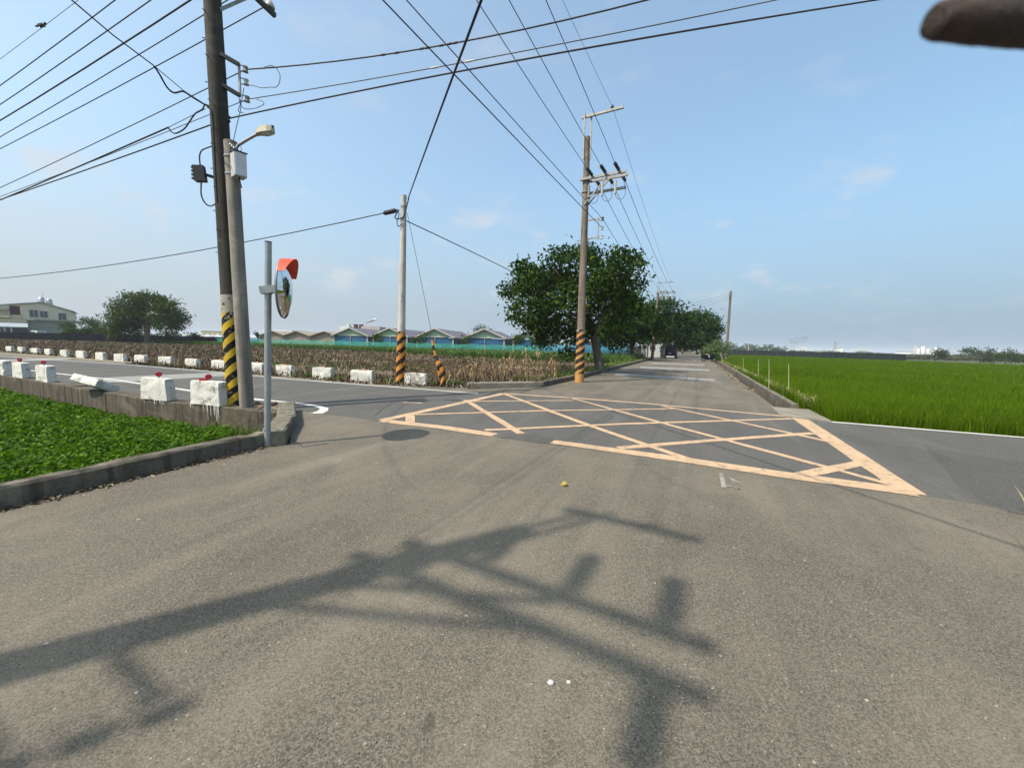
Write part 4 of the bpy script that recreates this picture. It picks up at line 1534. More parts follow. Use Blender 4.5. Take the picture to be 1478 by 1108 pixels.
MB().ball(bq + Vector((0, 0, .055)), .05, 10, 6, (1.7, .8, .85)).build('body', M['bird'], bird)
MB().ball(bq + Vector((.085, 0, .095)), .032, 8, 5).build('head', M['bird'], bird)
MB().tube([bq + Vector((.11, 0, .095)), bq + Vector((.14, 0, .09))], [.008, .002], 5).build('beak', M['bird'], bird)
MB().beam(bq + Vector((-.06, 0, .05)), bq + Vector((-.17, 0, .02)), .04, .012).build('tail', M['bird'], bird)
for sgn in (-1, 1):
    MB().beam(bq + Vector((.04, .035 * sgn, .065)), bq + Vector((-.09, .03 * sgn, .035)), .012, .045).build('wing', M['bird'], bird)
    MB().tube([bq + Vector((.0, .012 * sgn, .03)), bq + Vector((.0, .012 * sgn, 0))], .004, 4).build('leg', M['bird'], bird)
# cable from the pole behind to the dark pole
c1, cp1 = wire('black cable dropping from the top edge to the side of the dark pole', [BP.location + Vector((.1, .15, 9.0)), P(222, 95, 7.2)], .010, 'black', r0=.4, mid=(98, 0), n=10)
mb = MB().tube([P(222, 95, 7.2), P(265, 131, 7.7), P(301, 154, 8.0)], .007, 6)
mb.tube(curve_pts([P(222, 95, 7.2), P(230, 107, 7.3), P(241, 126, 7.45), P(251, 134, 7.55), P(262, 132, 7.66), P(268, 134, 7.72), P(285, 145, 7.85), P(301, 154, 8.0)], 6), .015, 6)
mb.build('slack_loop', M['black'], c1)
# slim pole: cable left, cable overhead, cable right, guy
s0 = P(575, 303, pb.y)
c2, cp2 = wire('long low cable from the far left with a black sleeve by the slim pale pole', [s0, P(-280, 406, 27)], .017, 'wire', mid=(190, 378), n=20)
q0, q1 = P(553, 308, pb.y + .02), P(573, 303.5, pb.y)
MB().tube([q0, q0.lerp(q1, .12), q0.lerp(q1, .88), q1], [.03, .075, .075, .03], 10).build('cable_sleeve', M['black'], c2)
s1 = P(589, 287, pb.y - .05)
wire('thick black cable rising from the slim pale pole over the junction', [s1, span_end(s1, P(735, -220, 4.0), 1.9, (655, 104), (692, 0))], .018, 'black', mid=(655, 104), n=30)
s2 = P(587, 319, pb.y)
wire('black cable sloping from the slim pale pole down into the big tree', [s2, P(815, 432, 27)], .017, 'black', mid=(690, 368))
# guy wire of the slim pole with twisted striped guards
gb = G(639, 558)
gw = thing('guy_wire', 'thin guy wire with bent orange and black striped guard beside the last white block', 'guy wire', gb)
gtop = P(588, 308, pb.y)
gm = P(625, 491, gb.y + .1)
MB().tube([gtop, gm, P(630, 520, gb.y), gb], .009, 6).build('cable', M['wire_alu'], gw)
g1 = curve_pts([P(624, 490, gb.y + .1), P(626, 503, gb.y + .08), P(630, 518, gb.y + .05), P(633, 533, gb.y), P(636, 546, gb.y)], 5)
MB().tube(g1, [.035 + .025 * (i / (len(g1) - 1)) for i in range(len(g1))], 10).build('striped_guard', M['stripe_ob'], gw)
g2_ = curve_pts([P(632, 521, gb.y - .05), P(637, 530, gb.y - .08), P(640, 541, gb.y - .06), P(639.5, 551, gb.y - .04), P(638.5, 559.5, gb.y - .02)], 5)
MB().tube(g2_, [.05 + .03 * min(1, i / 6) for i in range(len(g2_))], 10).build('striped_guard', M['stripe_ob'], gw)

# main line: conductors from the pole behind to the middle pole, then on down the road
names = ['left', 'middle', 'right']
for j in range(3):
    wire('overhead conductor to the %s insulator of the pole by the big tree' % names[j], [bpp['b%d' % j], mpp['a%d' % j]], .0095, 'wire', r0=.35, mid=[(765, 119), (799, 115), (836, 112)][j], n=22)
    wire('%s conductor from the pole by the big tree on along the road' % names[j], [mpp['b%d' % j], fpp['a%d' % j]], .012, 'wire', sag=.35)
    wire('%s conductor between the two far poles above the trees' % names[j], [fpp['b%d' % j], ffp['a%d' % j]], .013, 'wire_alu', sag=.5)
wire('thin top wire to the upper arm of the pole by the big tree', [bpp['top'], mpp['top']], .006, 'wire_alu', mid=(846, 75), n=22)
wire('thin top wire from the pole by the big tree to the far pole', [mpp['top'], fpp['top']], .007, 'wire_alu', sag=.3)
wire('upper low voltage wire crossing down to the rack of the pole by the big tree', [bpp['s0'], mpp['s0']], .009, 'wire', r0=.4, mid=(720, 150), n=22)
wire('lower low voltage wire crossing down to the rack of the pole by the big tree', [bpp['s1'], mpp['s1']], .011, 'wire', r0=.4, mid=(700, 153), n=22)
wire('low voltage wire from the rack by the big tree to the far pole', [mpp['s0'], fpp['s0']], .010, 'wire_alu', sag=.3)
for i in range(3):
    wire('%s of three thin wires between the far pole and the bare leaning pole' % ['top', 'middle', 'lowest'][i], [fpp['s%d' % i], P(1052.6 - i * .3, 423.5 + 3.7 * i, 51.7)], .016, 'wire_alu', sag=.3, group=None)

# ------------------------------------------------------------------ white concrete blocks with reflectors
def block_mesh(w, d, h, seed, bev=.014):
    """rough cast block: subdivided box, corners rounded and chipped, base at z 0, x along the row"""
    r = random.Random(seed)
    nx, ny, nz = 6, 4, 5
    vs, idx = [], {}
    for i in range(nx + 1):
        for j in range(ny + 1):
            for k in range(nz + 1):
                if 0 < i < nx and 0 < j < ny and 0 < k < nz:
                    continue
                x, y, z = (i / nx - .5) * w, (j / ny - .5) * d, k / nz * h
                tx = 1 - .05 * k / nz
                edge = sum((i in (0, nx), j in (0, ny), k == nz))
                pull = {0: 0, 1: 0, 2: bev * .55, 3: bev}[edge]
                cx, cy, cz = x * tx, y * tx, z
                if edge >= 2:
                    if i in (0, nx): cx -= math.copysign(pull, x)
                    if j in (0, ny): cy -= math.copysign(pull, y)
                    if k == nz: cz -= pull
                    if r.random() < .18:
                        cz -= r.uniform(0, .02); cx *= 1 - r.uniform(0, .03)
                idx[i, j, k] = len(vs)
                vs.append((cx + r.gauss(0, .004), cy + r.gauss(0, .004), cz + r.gauss(0, .004)))
    fs = []
    for i in range(nx):
        for j in range(ny):
            fs.append((idx[i, j, nz], idx[i + 1, j, nz], idx[i + 1, j + 1, nz], idx[i, j + 1, nz]))
            fs.append((idx[i, j, 0], idx[i, j + 1, 0], idx[i + 1, j + 1, 0], idx[i + 1, j, 0]))
    for i in range(nx):
        for k in range(nz):
            fs.append((idx[i, 0, k], idx[i + 1, 0, k], idx[i + 1, 0, k + 1], idx[i, 0, k + 1]))
            fs.append((idx[i, ny, k], idx[i, ny, k + 1], idx[i + 1, ny, k + 1], idx[i + 1, ny, k]))
    for j in range(ny):
        for k in range(nz):
            fs.append((idx[0, j, k], idx[0, j, k + 1], idx[0, j + 1, k + 1], idx[0, j + 1, k]))
            fs.append((idx[nx, j, k], idx[nx, j + 1, k], idx[nx, j + 1, k + 1], idx[nx, j, k + 1]))
    return vs, fs


def make_block(label, pos, yaw, w, d, h, seed, mat, refl=None, group=None, tilt=None, yaw_refl=None):
    rot = Quaternion((0, 0, 1), yaw)
    if tilt is not None:
        rot = tilt
    t = thing('concrete_block', label, 'concrete block', pos, group, rot)
    m_ = MB()
    vs, fs = block_mesh(w, d, h, seed)
    R = rootmat(t)
    m_.add([R @ Vector(v) for v in vs], fs, False)
    m_.build('block', mat, t)
    if refl:
        m_ = MB()
        c = R @ Vector((refl[1], -d * .12, h))
        c.z += refl[2] * (.35 if refl[0] == 'red' else 0)
        up = Vector((0, 0, 1))
        dv = Vector((.25, -1, 0)).normalized()
        rr = refl[2]
        if refl[0] == 'red':
            MB().tube([c - up * .06, c + up * rr * .7], .012, 6).build('stem', M['steel'], t)
            m_.tube([c + up * rr * 1.15 - dv * .014, c + up * rr * 1.15 + dv * .012, c + up * rr * 1.15 + dv * .026], [rr, rr, rr * .8], 18)
            m_.build('reflector', M['red'], t)
        else:
            m_.tube([c - up * .01, c + up * .035, c + up * .05], [rr, rr * .9, rr * .45], 10)
            m_.build('reflector', M['amber'], t)
    return t


NG = 'white concrete blocks with red reflectors on the retaining wall'
wyaw = math.atan2(-WD.y, -WD.x)
WF = -WN                                                   # towards the crop
near_blocks = [  # front face centre px, front bottom px, width, height, label
    (297, 584.5, .88, .50, 'white block with paint dripping down the wall, nearest the dark striped pole', .05),
    (222.5, 577, .88, .48, 'white block on the wall between the toppled block and the dripping one', .10),
    (61.5, 550.5, .92, .47, 'white block with a grey smudge on the wall, just left of the toppled block', .0),
    (22, 545, .92, .47, 'white block on the wall, second to the left of the toppled block', .06),
    (-10, 541, .92, .47, 'shaded white block on the wall cut by the left edge of the frame', None)]
for i, (px, py, w, h, lab, ro) in enumerate(near_blocks):
    q = G(px, py, .08)
    D_ = WD if px > 180 else (W2 - W1).normalized()
    N_ = Vector((D_.y, -D_.x, 0))
    N_ = N_ if N_.y > 0 else -N_
    face = Vector((q.x, q.y, 0))
    if px > 180:
        face = W0 + WD * (face - W0).dot(WD)
    elif px < 70:
        face = W2 + Vector((-.905, .425, 0)) * (face - W2).dot(Vector((-.905, .425, 0)))
    c = face + N_ * .105
    c.z = .085
    wyaw = math.atan2(-D_.y, -D_.x)
    WF = -N_
    t = make_block(lab, c, wyaw, w, .21, h, 11 + i, M['block'][i % 2], ('red', ro, .058) if ro is not None else None, NG)
    if i == 0:
        MB().box(c + Vector((-.12, .02, h + .02)), (.16, .05, .05), Matrix.Rotation(wyaw + .2, 3, 'Z')).build('broken_reflector', M['red'], t)
    rr = random.Random(40 + i)
    mbd = MB()
    nd = 18 if i == 0 else (9 if i == 1 else 5)
    for k in range(nd):                                  # drips of paint run down the wall face
        u = rr.uniform(-.46, .48) * w
        if i == 0:
            u = w * (.5 * (1 - abs(rr.gauss(0, .45)))) if k < 16 else u
            u = max(min(u, .49 * w), -.49 * w)
        L = rr.uniform(.04, .34 if (i == 0 and u > 0) else .10)
        ww = rr.uniform(.003, .010)
        cc = face + Vector((math.cos(wyaw), math.sin(wyaw), 0)) * u + WF * (.012 + .0006 * k)
        a_ = Vector((math.cos(wyaw), math.sin(wyaw), 0)) * ww
        mbd.add([cc - a_ + Vector((0, 0, .10)), cc + a_ + Vector((0, 0, .10)), cc + a_ * .8 + Vector((0, 0, .08 - L)), cc + Vector((0, 0, .07 - L)), cc - a_ * .7 + Vector((0, 0, .08 - L))], [(0, 1, 2, 3, 4)])
    mbd.build('paint_drip', M['drip'], t)['kind'] = 'stuff'
# toppled block, tipped over the wall edge
fq = G(138, 563, .08)
fc = Vector((fq.x, fq.y, .15)) + WN * .20
wyaw = math.atan2(W1.y - W2.y, W1.x - W2.x)
tilt = Quaternion((0, 0, 1), wyaw + .22) @ Quaternion((0, 1, 0), R_(9)) @ Quaternion((1, 0, 0), R_(62))
make_block('toppled white block lying tilted over the edge of the wall', fc, 0, .92, .21, .50, 77, M['block'][0], None, NG, tilt)

FG = 'white concrete blocks along the far edge of the left arm'
far_blocks = [(598, 557.5, .92, .42), (520, 552.5, 1.0, .42), (463, 547.5, 1.0, .42), (408, 543, 1.0, .42), (368, 539, 1.0, .42), (314, 534.5, 1.0, .42), (274, 531.2, 1.0, .42), (236, 527.8, 1.0, .42), (200, 524.8, 1.0, .42),
              (170, 522, 1.0, .42), (142, 519.5, 1.0, .42), (114, 517, 1.0, .42), (90, 515, 1.0, .42), (67, 513.2, 1.0, .42), (48, 511.6, 1.0, .42), (28, 510, 1.0, .42), (11, 508.6, 1.0, .42)]
ordn = ['first', 'second', 'third', 'fourth', 'fifth', 'sixth', 'seventh', 'eighth', 'ninth', 'tenth', 'eleventh', 'twelfth', 'thirteenth', 'fourteenth', 'fifteenth', 'sixteenth']
fyaw = math.atan2(-.41, 1)
for i, (px, py, w, h) in enumerate(far_blocks):
    q = G(px, py - 1)
    if i == 0:
        lab = 'grey worn block without reflector just right of the orange striped pole'
    else:
        lab = 'white block at the far road edge, %s one left of the orange striped pole' % ordn[i - 1]
    t = make_block(lab, Vector((q.x + .04, q.y + .13, -.03)), fyaw + random.gauss(0, .05), w * random.uniform(.95, 1.04), .21, h + .03 + random.gauss(0, .012), 200 + i, M['block_grey'] if i == 0 else M['block'][(i * 7) % 3], ('amber', .08, .05) if i else None, FG)

# stones and rubble at the foot of the two poles
for i, (px, py, sx) in enumerate([(352, 588, .16), (360, 585, .13), (367, 584, .12), (374, 589, .10), (333, 587, .09), (381, 587, .09), (392, 584, .10), (398, 588, .08), (326, 584, .08), (370, 591, .07)]):
    q = G(px, py, .07)
    s_ = MB()
    rr = random.Random(i)
    s_.ball(q + Vector((0, .1, sx * .18)), sx * .55, 8, 5, (1.3, .9, .55))
    s_.v = [(x + rr.gauss(0, .012), y + rr.gauss(0, .012), z + rr.gauss(0, .009)) for x, y, z in s_.v]
    s_.s = [False] * len(s_.s)
    tag(s_.build('stone', M['rubble']), 'reddish brown stone lying on the soil at the foot of the two corner poles', 'stone', 'stones at the foot of the corner poles')


# ------------------------------------------------------------------ trees
def tree(name, label, cat, base, clusters, trunk_top, tr=(.22, .14), nleaf=5000, leaf=.22, mat='leaf_row', group=None, seed=1, limbs=8, bark='bark', shell=.55, aspect=.5, clump=26):
    """clusters: list of (x, y, z, r) world spheres the foliage fills unevenly"""
    global rng
    rng = np.random.default_rng(seed)
    rd = random.Random(seed)
    base, trunk_top = Vector(base), Vector(trunk_top)
    t = thing(name, label, cat, base, group)
    m_ = MB()
    k = base.lerp(trunk_top, .5) + Vector((rd.gauss(0, .08), rd.gauss(0, .08), 0))
    m_.tube(curve_pts([base - Vector((0, 0, .5)), base, k, trunk_top], 4), [tr[0] * 1.5] * 4 + list(np.linspace(tr[0] * 1.25, tr[1], 9)), 10)
    order = sorted(clusters, key=lambda c: -c[3])
    for c in order[:limbs]:
        e = Vector(c[:3])
        s = base.lerp(trunk_top, rd.uniform(.72, 1.0))
        md_ = s.lerp(e, .5) + Vector((rd.gauss(0, .15), rd.gauss(0, .15), .25))
        m_.tube(curve_pts([s, md_, e], 4), np.linspace(tr[1] * .6, tr[1] * .15, 9), 6)
        for _ in range(3):
            f = e + Vector((rd.gauss(0, 1), rd.gauss(0, 1), rd.gauss(.2, .8))).normalized() * c[3] * .8
            m_.tube([md_.lerp(e, .6), f], [tr[1] * .2, tr[1] * .07], 5)
    m_.build('trunk', M[bark], t)
    cl = np.array(clusters, dtype=float)
    wgt = cl[:, 3] ** 2
    # twigs: sub-clumps on each cluster's shell, leaves gathered round them
    nsub = max(12, nleaf // clump)
    ci = rng.choice(len(cl), nsub, p=wgt / wgt.sum())
    dv = unit(rng.normal(size=(nsub, 3)) + np.array([0, 0, .25]))
    rad = cl[ci, 3] * (shell + (1.16 - shell) * rng.uniform(0, 1, nsub) ** .6)
    sub = cl[ci, :3] + dv * rad[:, None] * np.array([1, 1, .9])
    li = rng.integers(0, nsub, nleaf)
    spread = leaf * 1.25
    C = sub[li] + rng.normal(size=(nleaf, 3)) * spread * np.array([1, 1, .7])
    N = dv[li] * .7 + rng.normal(size=(nleaf, 3)) * .75 + np.array([0, 0, .55])
    V, F = leaf_arrays(C, N, leaf * rng.uniform(.65, 1.3, nleaf), aspect, .3, .35)
    fast_mesh('crown', V, F, M[mat], t)
    return t


def px_clusters(lst, depth, spread, seed, k=1.0):
    rd = random.Random(seed)
    out = []
    for px, py, pr in lst:
        d = depth + rd.uniform(-spread, spread)
        q = P(px, py, d)
        out.append((q.x, q.y, q.z, pr * k / FPX * d))
    return out


def auto_clusters(cx, cy, z0, w, dpt, h, n, seed, flat=.5):
    rd = random.Random(seed)
    out = []
    for i in range(n):
        while True:
            u = Vector((rd.uniform(-1, 1), rd.uniform(-1, 1), rd.uniform(-1, 1)))
            if .35 < u.length < 1:
                break
        r_ = min(w, h) * rd.uniform(.13, .24)
        out.append((cx + u.x * (w / 2 - r_ * .6), cy + u.y * (dpt / 2 - r_ * .6), z0 + h / 2 + u.z * (h / 2 - r_ * .5), r_))
    return out


BT = [(770, 398, 26), (800, 388, 28), (832, 376, 22), (868, 376, 24), (905, 384, 24), (902, 415, 26), (880, 405, 34), (845, 400, 36), (812, 415, 34), (775, 425, 32), (748, 420, 20), (742, 434, 14), (765, 450, 30),
      (800, 452, 36), (840, 440, 38), (880, 440, 34), (905, 444, 20), (780, 474, 24), (760, 464, 16), (812, 482, 26), (842, 474, 26), (880, 464, 18), (782, 490, 10), (806, 497, 13), (824, 508, 9), (828, 520, 5), (760, 405, 16), (816, 370, 12), (892, 372, 13), (914, 394, 12), (735, 423, 9), (729, 418, 6), (785, 378, 10), (848, 364, 10), (918, 378, 9), (924, 432, 9), (752, 392, 10)]
tb = G(866, 537)
tree('broadleaf_tree', 'big dark broad leaved tree behind the tan striped pole, hanging low on its left', 'tree', tb, px_clusters(BT, tb.y - 1.4, 2.9, 5, .80), P(853, 468, tb.y), (.24, .15), 15500, .24, 'leaf_dark', None, 21, 11, 'bark', .62, .5, 46)
RT = 'roadside trees ahead along the left edge of the road'
row = [((912, 516), 45, [(890, 462, 20), (905, 452, 18), (925, 455, 18), (880, 480, 18), (900, 478, 22), (922, 476, 22), (940, 470, 14), (885, 495, 12), (868, 487, 12), (915, 492, 12), (935, 488, 12)], 'dark roadside tree standing just right of the big tree by the wire gate', 6000),
       ((958, 517), 53, [(945, 452, 14), (958, 446, 13), (972, 452, 14), (950, 468, 18), (968, 468, 18), (938, 462, 10), (985, 465, 12), (955, 488, 14), (975, 486, 14), (940, 480, 12)], 'dark roadside tree just left of the parked dark van', 5600),
       ((972, 514), 70, [(970, 464, 11), (979, 472, 9), (968, 480, 12), (982, 486, 12), (991, 490, 7), (975, 496, 9), (990, 496, 8)], 'roadside tree behind the parked dark van', 3600),
       ((984, 512), 95, [(985, 481, 6), (992, 488, 6), (984, 486, 8), (996, 490, 9), (988, 498, 7)], 'small far roadside tree where the left row narrows', 2400),
       ((993, 510), 135, [(994, 492, 6), (1000, 491, 6), (998, 494, 8), (1006, 497, 6), (993, 499, 5)], 'farthest tree closing the end of the road', 1200)]
for (bx_, dpt, lst, lab, nl) in row:
    b_ = at(bx_[0], dpt)
    tt = P(bx_[0] + 1, bx_[1] - 16, dpt)
    tree('roadside_tree', lab, 'tree', b_, px_clusters(lst, dpt, dpt * .04, int(dpt)), tt, (.22, .15), int(nl * 1.15), .46 if dpt < 80 else .70, 'leaf_row', RT, int(dpt), 7, clump=44)
RR = 'trees along the right edge of the road'
for (bx_, dpt, lst, lab, nl) in [((1014, 512), 66, [(1000, 460, 8), (1012, 458, 9), (1025, 461, 9), (1018, 472, 14), (1005, 474, 11), (1030, 478, 9), (1014, 488, 13), (1027, 490, 9), (1003, 488, 8), (1018, 500, 8), (998, 462, 5)], 'tall bushy tree on the right edge of the road ahead', 5600),
                                  ((1006, 511), 95, [(1002, 476, 8), (1008, 482, 8), (1000, 490, 7), (1010, 492, 8), (1004, 499, 6)], 'darker tree behind the tall bushy tree on the right edge of the road', 1500)]:
    b_ = at(bx_[0], dpt)
    tree('roadside_tree', lab, 'tree', b_, px_clusters(lst, dpt, dpt * .035, int(dpt) + 7), P(bx_[0], bx_[1] - 14, dpt), (.22, .15), int(nl * 1.15), .46 if dpt < 80 else .70, 'leaf_row', RR, int(dpt) + 3, 6, clump=44)
# round tree in the left distance
rt = [(180, 445, 15), (195, 436, 12), (212, 433, 12), (230, 438, 12), (245, 446, 12), (256, 458, 11), (262, 466, 7), (172, 460, 14), (190, 458, 18), (212, 452, 20), (235, 457, 17), (180, 474, 12), (198, 473, 11), (240, 470, 10), (228, 468, 9), (168, 474, 8), (254, 470, 8), (246, 478, 5)]
b_ = at(213, 74)
tree('round_tree', 'wide round crowned tree standing alone in the left distance', 'tree', b_, px_clusters(rt, 74, 3.2, 9), P(213, 468, 74), (.42, .30), 15000, .40, 'leaf_round', None, 77, 9)
# bushes between the house and the round tree
for (px, dpt, w, h, lab, n_) in [(98, 84, 8, 3.6, 'low green bush in front of the right end of the grey house', 1400), (122, 86, 8, 3.8, 'green bush beside the grey house, right of the low one', 1400), (131, 92, 4.5, 5.4, 'small dark round tree between the grey house and the round tree', 1000), (146, 88, 6, 3.4, 'dark low bush left of the round tree', 1000), (158, 80, 5, 4.2, 'light green bush touching the left side of the round tree', 1000), (243, 78, 3.0, 2.2, 'small dark bush under the right side of the round tree', 400),
                              (281, 88, 3.2, 2.2, 'small dark bush in front of the white greenhouses', 350)]:
    b_ = at(px, dpt, -.3)
    tree('bush', lab, 'bush', b_, auto_clusters(b_.x, b_.y, .2, w, w * .8, h, 9, int(px)), b_ + Vector((0, 0, h * .4)), (.12, .07), n_, .38, 'leaf_round' if px in (98, 122, 158) else 'leaf_far', None, int(px), 4)
b_ = at(693, 108, -.3)
tree('tree', 'dark round tree showing above the roofs of the green gabled sheds', 'tree', b_, auto_clusters(b_.x, b_.y, 1.5, 7.4, 6, 5.2, 12, 5), b_ + Vector((0, 0, 3)), (.25, .15), 1800, .42, 'leaf_far', None, 31, 5)
for (px, dpt, h, lab) in [(548, 72, 3.0, 'small green bush between the first two green gabled sheds'), (607, 69, 4.0, 'green bush between the second and third green gabled sheds'), (671, 67, 2.8, 'small green bush between the third and fourth green gabled sheds'), (746, 64, 2.8, 'small green bush right of the fourth green gabled shed')]:
    b_ = at(px, dpt, -.3)
    tree('bush', lab, 'bush', b_, auto_clusters(b_.x, b_.y, .3, 2.6, 2.4, h, 6, int(px)), b_ + Vector((0, 0, h * .4)), (.08, .05), 500, .3, 'leaf_round', None, int(px), 3)
# spiky palm-like plant behind the teal net
b_ = at(373, 84, -.2)
pl = thing('palm_plant', 'spiky palm-like plant standing behind the teal net at the left', 'plant', b_)
MB().tube([b_, b_ + Vector((0, 0, 1.6))], [.16, .12], 8).build('trunk', M['stalk'], pl)
for i in range(18):
    a = i * 2.4
    el = R_(20 + 62 * ((i * 7) % 18) / 18)
    dv = Vector((math.cos(a) * math.cos(el), math.sin(a) * math.cos(el), math.sin(el)))
    c = b_ + Vector((0, 0, 1.55))
    sdv = dv.cross(Vector((0, 0, 1))).normalized() * .16
    L = random.uniform(1.8, 2.5)
    m_ = MB()
    m_.add([c - sdv * .5, c + sdv * .5, c + dv * L * .5 + sdv, c + dv * L * .5 - sdv, c + dv * L - Vector((0, 0, .35))], [(0, 1, 2, 3), (3, 2, 4)])
    m_.build('frond', M['leaf_far'], pl)
# shrub and clutter at the right edge of the road
b_ = G(1036, 521.5)
tree('shrub', 'untidy pale green shrub at the foot of the bare leaning pole', 'shrub', b_, px_clusters([(1026, 503, 8), (1036, 499, 8), (1045, 503, 7), (1040, 512, 8), (1030, 512, 7), (1020, 510, 5)], b_.y + .6, 1.0, 4), b_ + Vector((0, .5, .7)), (.08, .05), 1500, .24, 'leaf_shrub', None, 12, 5)
b2 = G(1027, 522)
sc_ = thing('scooter', 'dark parked scooter half hidden under the pale green shrub', 'scooter', b2 + Vector((-.3, .1, 0)))
o0 = b2 + Vector((-.3, .1, 0))
for dx in (-.6, .6):
    a = [o0 + Vector((dx + .24 * math.cos(t), 0, .25 + .24 * math.sin(t))) for t in np.linspace(0, 2 * math.pi, 15)]
    w_ = MB().tube(a, .055, 6, False).build('wheel', M['black'], sc_)
    MB().tube([o0 + Vector((dx, -.04, .25)), o0 + Vector((dx, .04, .25))], .15, 10).build('rim', M['chrome'], w_)
MB().extrude([o0 + Vector((x, -.16, z)) for x, z in ((-.85, .5), (-.75, .72), (-.15, .74), (-.05, .42), (.3, .38), (.42, .95), (.55, .92), (.48, .3), (-.1, .24), (-.4, .3))][::-1], (0, .32, 0)).build('body', M['net_black'], sc_)
MB().beam(o0 + Vector((-.72, 0, .76)), o0 + Vector((-.12, 0, .77)), .24, .09).build('seat', M['black'], sc_)
MB().tube([o0 + Vector((.38, -.32, 1.0)), o0 + Vector((.44, 0, .98)), o0 + Vector((.38, .32, 1.0))], .018, 6).build('handlebar', M['chrome'], sc_)
bgq = G(1020.5, 519.5)
bagm = MB().ball(bgq + Vector((0, 0, .38)), .42, 10, 7, (.75, .7, .95))
rr = random.Random(5)
bagm.v = [(x + rr.gauss(0, .03), y + rr.gauss(0, .03), max(0, z + rr.gauss(0, .03))) for x, y, z in bagm.v]
tag(bagm.build('sack', M['white_bag']), 'white sack lying beside the scooter at the right road edge', 'sack')
brd = thing('board', 'weathered board leaning at the corner of the kerb under the shrub', 'board', G(1044, 523))
MB().beam(G(1044, 523) + Vector((0, 0, 0)), G(1044, 523) + Vector((-.25, .3, 1.1)), .35, .05).build('plank', M['pallet'], brd)

# ------------------------------------------------------------------ parked van, gate and shed by the road
vq = at(967.5, 57)
vh = math.atan2(1, RS)
van = thing('parked_van', 'dark blue van parked ahead on the left side of the road, seen from behind', 'van', vq, None, Quaternion((0, 0, 1), vh - math.pi / 2))
VR = rootmat(van)
def vb(name, boxes, mat, parent=van):
    m_ = MB()
    for c, s in boxes:
        cc = VR @ Vector(c)
        m_.box(cc, s, VR.to_3x3())
    return m_.build(name, M[mat], parent)
prof = [(-2.0, .35), (-2.05, 1.0), (-1.95, 1.75), (-1.7, 1.92), (1.0, 1.9), (1.7, 1.15), (2.15, 1.0), (2.2, .4)]
m_ = MB()
m_.extrude([VR @ Vector((-.85, y, z)) for y, z in prof], VR.to_3x3() @ Vector((1.7, 0, 0)))
body = m_.build('body', M['truck'], van)
vb('rear_window', [((0, -2.03, 1.42), (1.3, .03, .5))], 'glass_dark')
for sx in (-1, 1):
    vb('side_window', [((.86 * sx, -.3, 1.45), (.02, 2.4, .45))], 'glass_dark')
    vb('tail_lamp', [((.74 * sx, -2.06, .95), (.14, .04, .32))], 'tail')
    for y in (-1.3, 1.35):
        c = VR @ Vector((.76 * sx, y, .32))
        ax = VR.to_3x3() @ Vector((1, 0, 0))
        w_ = MB().tube([c - ax * .1, c + ax * .1], .32, 16).build('wheel', M['black'], van)
        MB().tube([c - ax * .105, c + ax * .105], .18, 12).build('rim', M['chrome'], w_)
vb('number_plate', [((0, -2.07, .72), (.36, .02, .17))], 'plate')
vb('bumper', [((0, -2.08, .45), (1.66, .12, .2))], 'black')

gq = [at(905, 47.5), at(934, 45.5)]
gate = thing('wire_gate', 'grey wire mesh gate with pale posts between the big tree and the far pole', 'gate', gq[0])
dg = (gq[1] - gq[0])
MB().tube([gq[0], gq[0] + Vector((0, 0, 1.9))], .06, 8).build('post', M['post_pale'], gate)
MB().tube([gq[0] + dg * .62, gq[0] + dg * .62 + Vector((0, 0, 2.0))], .08, 8).build('post', M['post_pale'], gate)
MB().tube([gq[1], gq[1] + Vector((0, 0, 1.8))], .09, 8).build('post', M['post_pale'], gate)
for i in range(16):
    q = gq[0] + dg * (i + .5) / 17
    MB().box(q + Vector((0, 0, .85)), (.11, .03, 1.5 + .1 * math.sin(i * 3)), Matrix.Rotation(math.atan2(dg.y, dg.x), 3, 'Z')).build('slat', M['pallet'], gate)
for z in (.3, 1.35):
    MB().beam(gq[0] + Vector((0, .03, z)), gq[1] + Vector((0, .03, z)), .03, .06).build('rail', M['pallet'], gate)
shq = at(948, 62)
shd = thing('shed', 'small white shed with a green roof behind the far pole', 'shed', shq)
MB().box(shq + Vector((0, 0, 1.1)), (4.4, 3, 2.6)).build('wall', M['white_wall'], shd)
MB().extrude([shq + Vector((x, -1.8, z)) for x, z in ((-2.6, 2.45), (0, 3.1), (2.6, 2.45), (2.6, 2.35), (0, 3.0), (-2.6, 2.35))], (0, 3.6, 0)).build('roof', plain('green_roof', (.10, .30, .17), (.08, .24, .14), 1), shd)
MB().box(shq + Vector((.4, -1.52, .8)), (.9, .04, 1.8)).build('door', M['glass_dark'], shd)
MB().box(shq + Vector((-1.3, -1.52, 1.4)), (.8, .04, .7)).build('window', M['glass_dark'], shd)

